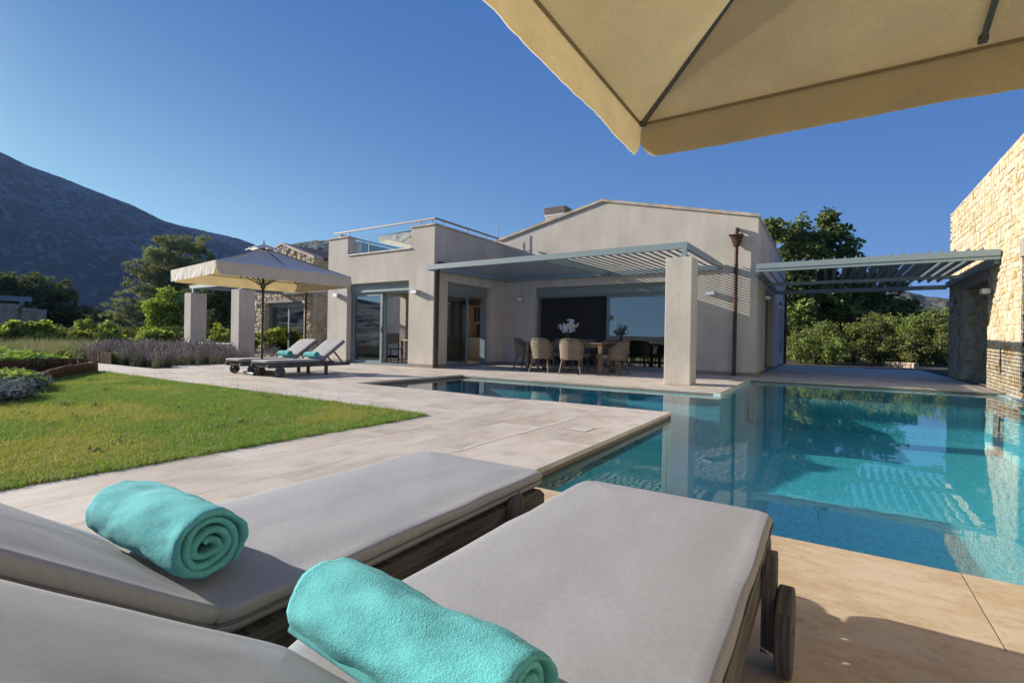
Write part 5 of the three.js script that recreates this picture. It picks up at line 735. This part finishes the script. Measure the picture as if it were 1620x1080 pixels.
  const edging = (label, pts, hgt) => { const e = thing('log_edging', label, 'edging'), cv = new THREE.CatmullRomCurve3(pts.map((p) => V(...p)), false, 'catmullrom', 0.2), L = cv.getLength(), n = Math.floor(L / 0.058), geos = [0, 1, 2, 3].map((k) => { const g = new THREE.CylinderGeometry(0.027 + k * 0.0015, 0.03, 0.3, 9, 1); g.translate(0, 0.15 - 0.1, 0); return planar(g, k, k * 0.3, true); }); for (let i = 0; i < n; i++) { const p = cv.getPointAt(i / n), m = P(e, 'log', geos[i % 4], Mt.log); m.position.set(p.x, p.y + hgt - 0.2 + (hash2(i, 1, 1) - 0.5) * 0.025, p.z); m.rotation.set((hash2(i, 2, 1) - 0.5) * 0.08, hash2(i, 3, 1) * 6, (hash2(i, 4, 1) - 0.5) * 0.08); } };
  edging('front row of brown upright logs edging the raised bed at the lawn corner', [[-12.9, 0.0, -4.0], [-12.4, 0.0, -3.62], [-11.5, 0.0, -3.05], [-10.55, -0.06, -2.5]], 0.2);
  edging('rear row of brown upright logs on the far side of the raised bed', [[-13.1, 0.04, -3.9], [-13.3, 0.03, -3.3], [-13.2, 0.0, -2.5], [-13.0, 0, -1.8]], 0.24);
  edging('distant row of brown logs beyond the garden path in front of the meadow', [[-16.2, 0.02, -5.35], [-17.4, 0.04, -5.42], [-19.2, 0.02, -5.45]], 0.26);
}
// ---------- mountain and hills ----------
function hill(name, label, prof, r0, r1, a0, a1, na, nr, rough, colors, seed, base = -8) {
  const el = (a) => { for (let i = 0; i < prof.length - 1; i++) if (a <= prof[i][0] && a >= prof[i + 1][0]) { const t = (prof[i][0] - a) / (prof[i][0] - prof[i + 1][0]); return lerp(prof[i][1], prof[i + 1][1], t); } return a > prof[0][0] ? prof[0][1] : prof[prof.length - 1][1]; };
  const pos = [], col = [], idx = [], rows = nr + 8;
  for (let i = 0; i <= na; i++) { const a = lerp(a0, a1, i / na), H = Math.tan(rad(el(a))) * r1 + 0.82;
    for (let j = 0; j <= rows; j++) { const t = j <= nr ? j / nr : 1, back = j > nr ? (j - nr) / 8 : 0, r = j <= nr ? lerp(r0, r1, t) : r1 + back * (r1 - r0) * 0.9, x = -Math.sin(rad(a)) * r, z = -Math.cos(rad(a)) * r, sc = (r1 - r0);
      const big = (f2(x / sc * 5, z / sc * 5, seed) - 0.5) * 0.30 * (1 - t) * Math.min(1, t * 4), mid = (f2(x / sc * 18, z / sc * 18, seed + 3) - 0.5) * 0.075 * Math.min(1, t * 4) * (1.05 - t), gul = -Math.abs(f2(a * 0.45, r / sc * 1.2, seed + 8) - 0.5) * 0.16 * Math.min(1, t * 3) * (1 - t);
      const fine = (n2(x / rough, z / rough, seed + 5) * 0.6 + n2(x / rough * 2.3, z / rough * 2.3, seed + 6) * 0.4 - 0.5) * rough * 0.75;
      let h = lerp(base, H, Math.pow(t, 1.08)) + (big + mid + gul) * (H - base) + fine * (t > 0.97 ? 0.45 : 1); if (back) h = lerp(H, base, Math.pow(back, 1.3)) + fine * (1 - back);
      pos.push(x, h, z); const k = smooth(0.40, 0.66, f2(x / rough * 0.16, z / rough * 0.16, seed + 9) * 0.45 + n2(x / rough * 0.9, z / rough * 0.9, seed + 10) * 0.55 - fine / rough * 0.5 - (0.18 * (1 - t)) ), c = colors; for (let q = 0; q < 3; q++) col.push(lerp(c[0][q], c[1][q], k) * (0.85 + 0.3 * n2(x / rough * 1.7, z / rough * 1.7, seed + 12))); } }
  for (let i = 0; i < na; i++) for (let j = 0; j < rows; j++) { const a = i * (rows + 1) + j, b = a + 1, c = a + rows + 1, d = c + 1; idx.push(a, c, b, b, c, d); }
  const g = new THREE.BufferGeometry(); g.setAttribute('position', new THREE.Float32BufferAttribute(pos, 3)); g.setAttribute('color', new THREE.Float32BufferAttribute(col, 3)); g.setIndex(idx); g.computeVertexNormals(); planar2(g);
  struct(name, g, std({ color: C(1, 1, 1), vertexColors: true, roughness: 1, side: THREE.DoubleSide }), label);
}
function planar2(g) { const p = g.attributes.position, uv = new Float32Array(p.count * 2); for (let i = 0; i < p.count; i++) { uv[i * 2] = p.getX(i); uv[i * 2 + 1] = p.getZ(i); } g.setAttribute('uv', new THREE.BufferAttribute(uv, 2)); }
hill('mountain', 'large shaded rocky mountain on the left', [[104, 11], [97, 12.6], [90, 14.2], [84, 14.7], [78.9, 14.09], [77.26, 13.45], [75.13, 12.94], [73.05, 12.33], [70.38, 11.58], [68, 10.54], [65.47, 10.19], [61.67, 9.68], [60.24, 9.2], [57, 8.3], [54, 7.4], [50, 6], [45, 4], [40, 2]], 760, 1450, 104, 40, 860, 250, 6, [[0.05, 0.058, 0.036], [0.17, 0.162, 0.145]], 900);
hill('wooded_hill', 'dark wooded hill behind the stone wing', [[70, 4], [64, 6.2], [60, 8.6], [58.19, 9.41], [56.37, 9.84], [54.5, 10.27], [53.23, 10.45], [50, 10.5], [44, 9.4], [36, 6], [28, 3]], 420, 900, 70, 28, 380, 130, 6.5, [[0.035, 0.047, 0.02], [0.07, 0.075, 0.04]], 920);
hill('right_hill', 'scrubby hill seen under the right pergola', [[8, 3], [2, 4.8], [-2, 5.5], [-4.12, 5.48], [-4.83, 5.27], [-6.19, 4.98], [-7.51, 4.5], [-8.7, 4.3], [-12, 3.8], [-18, 3], [-25, 1.2]], 210, 420, 8, -25, 260, 110, 3.6, [[0.045, 0.052, 0.025], [0.14, 0.125, 0.09]], 940);
// low wooded ridge behind the camera, which the windows mirror
hill('south_ridge', 'low ridge behind the viewpoint mirrored in the windows', [[290, 0.6], [270, 1.2], [250, 0.8], [225, 0.3], [200, 0.35], [170, 0.5], [150, 0.9], [135, 3.5], [122, 5.2], [112, 5.5], [104, 4.5]], 500, 900, 290, 104, 200, 40, 9, [[0.045, 0.05, 0.025], [0.12, 0.11, 0.08]], 960);
renderer.render(scene, camera);
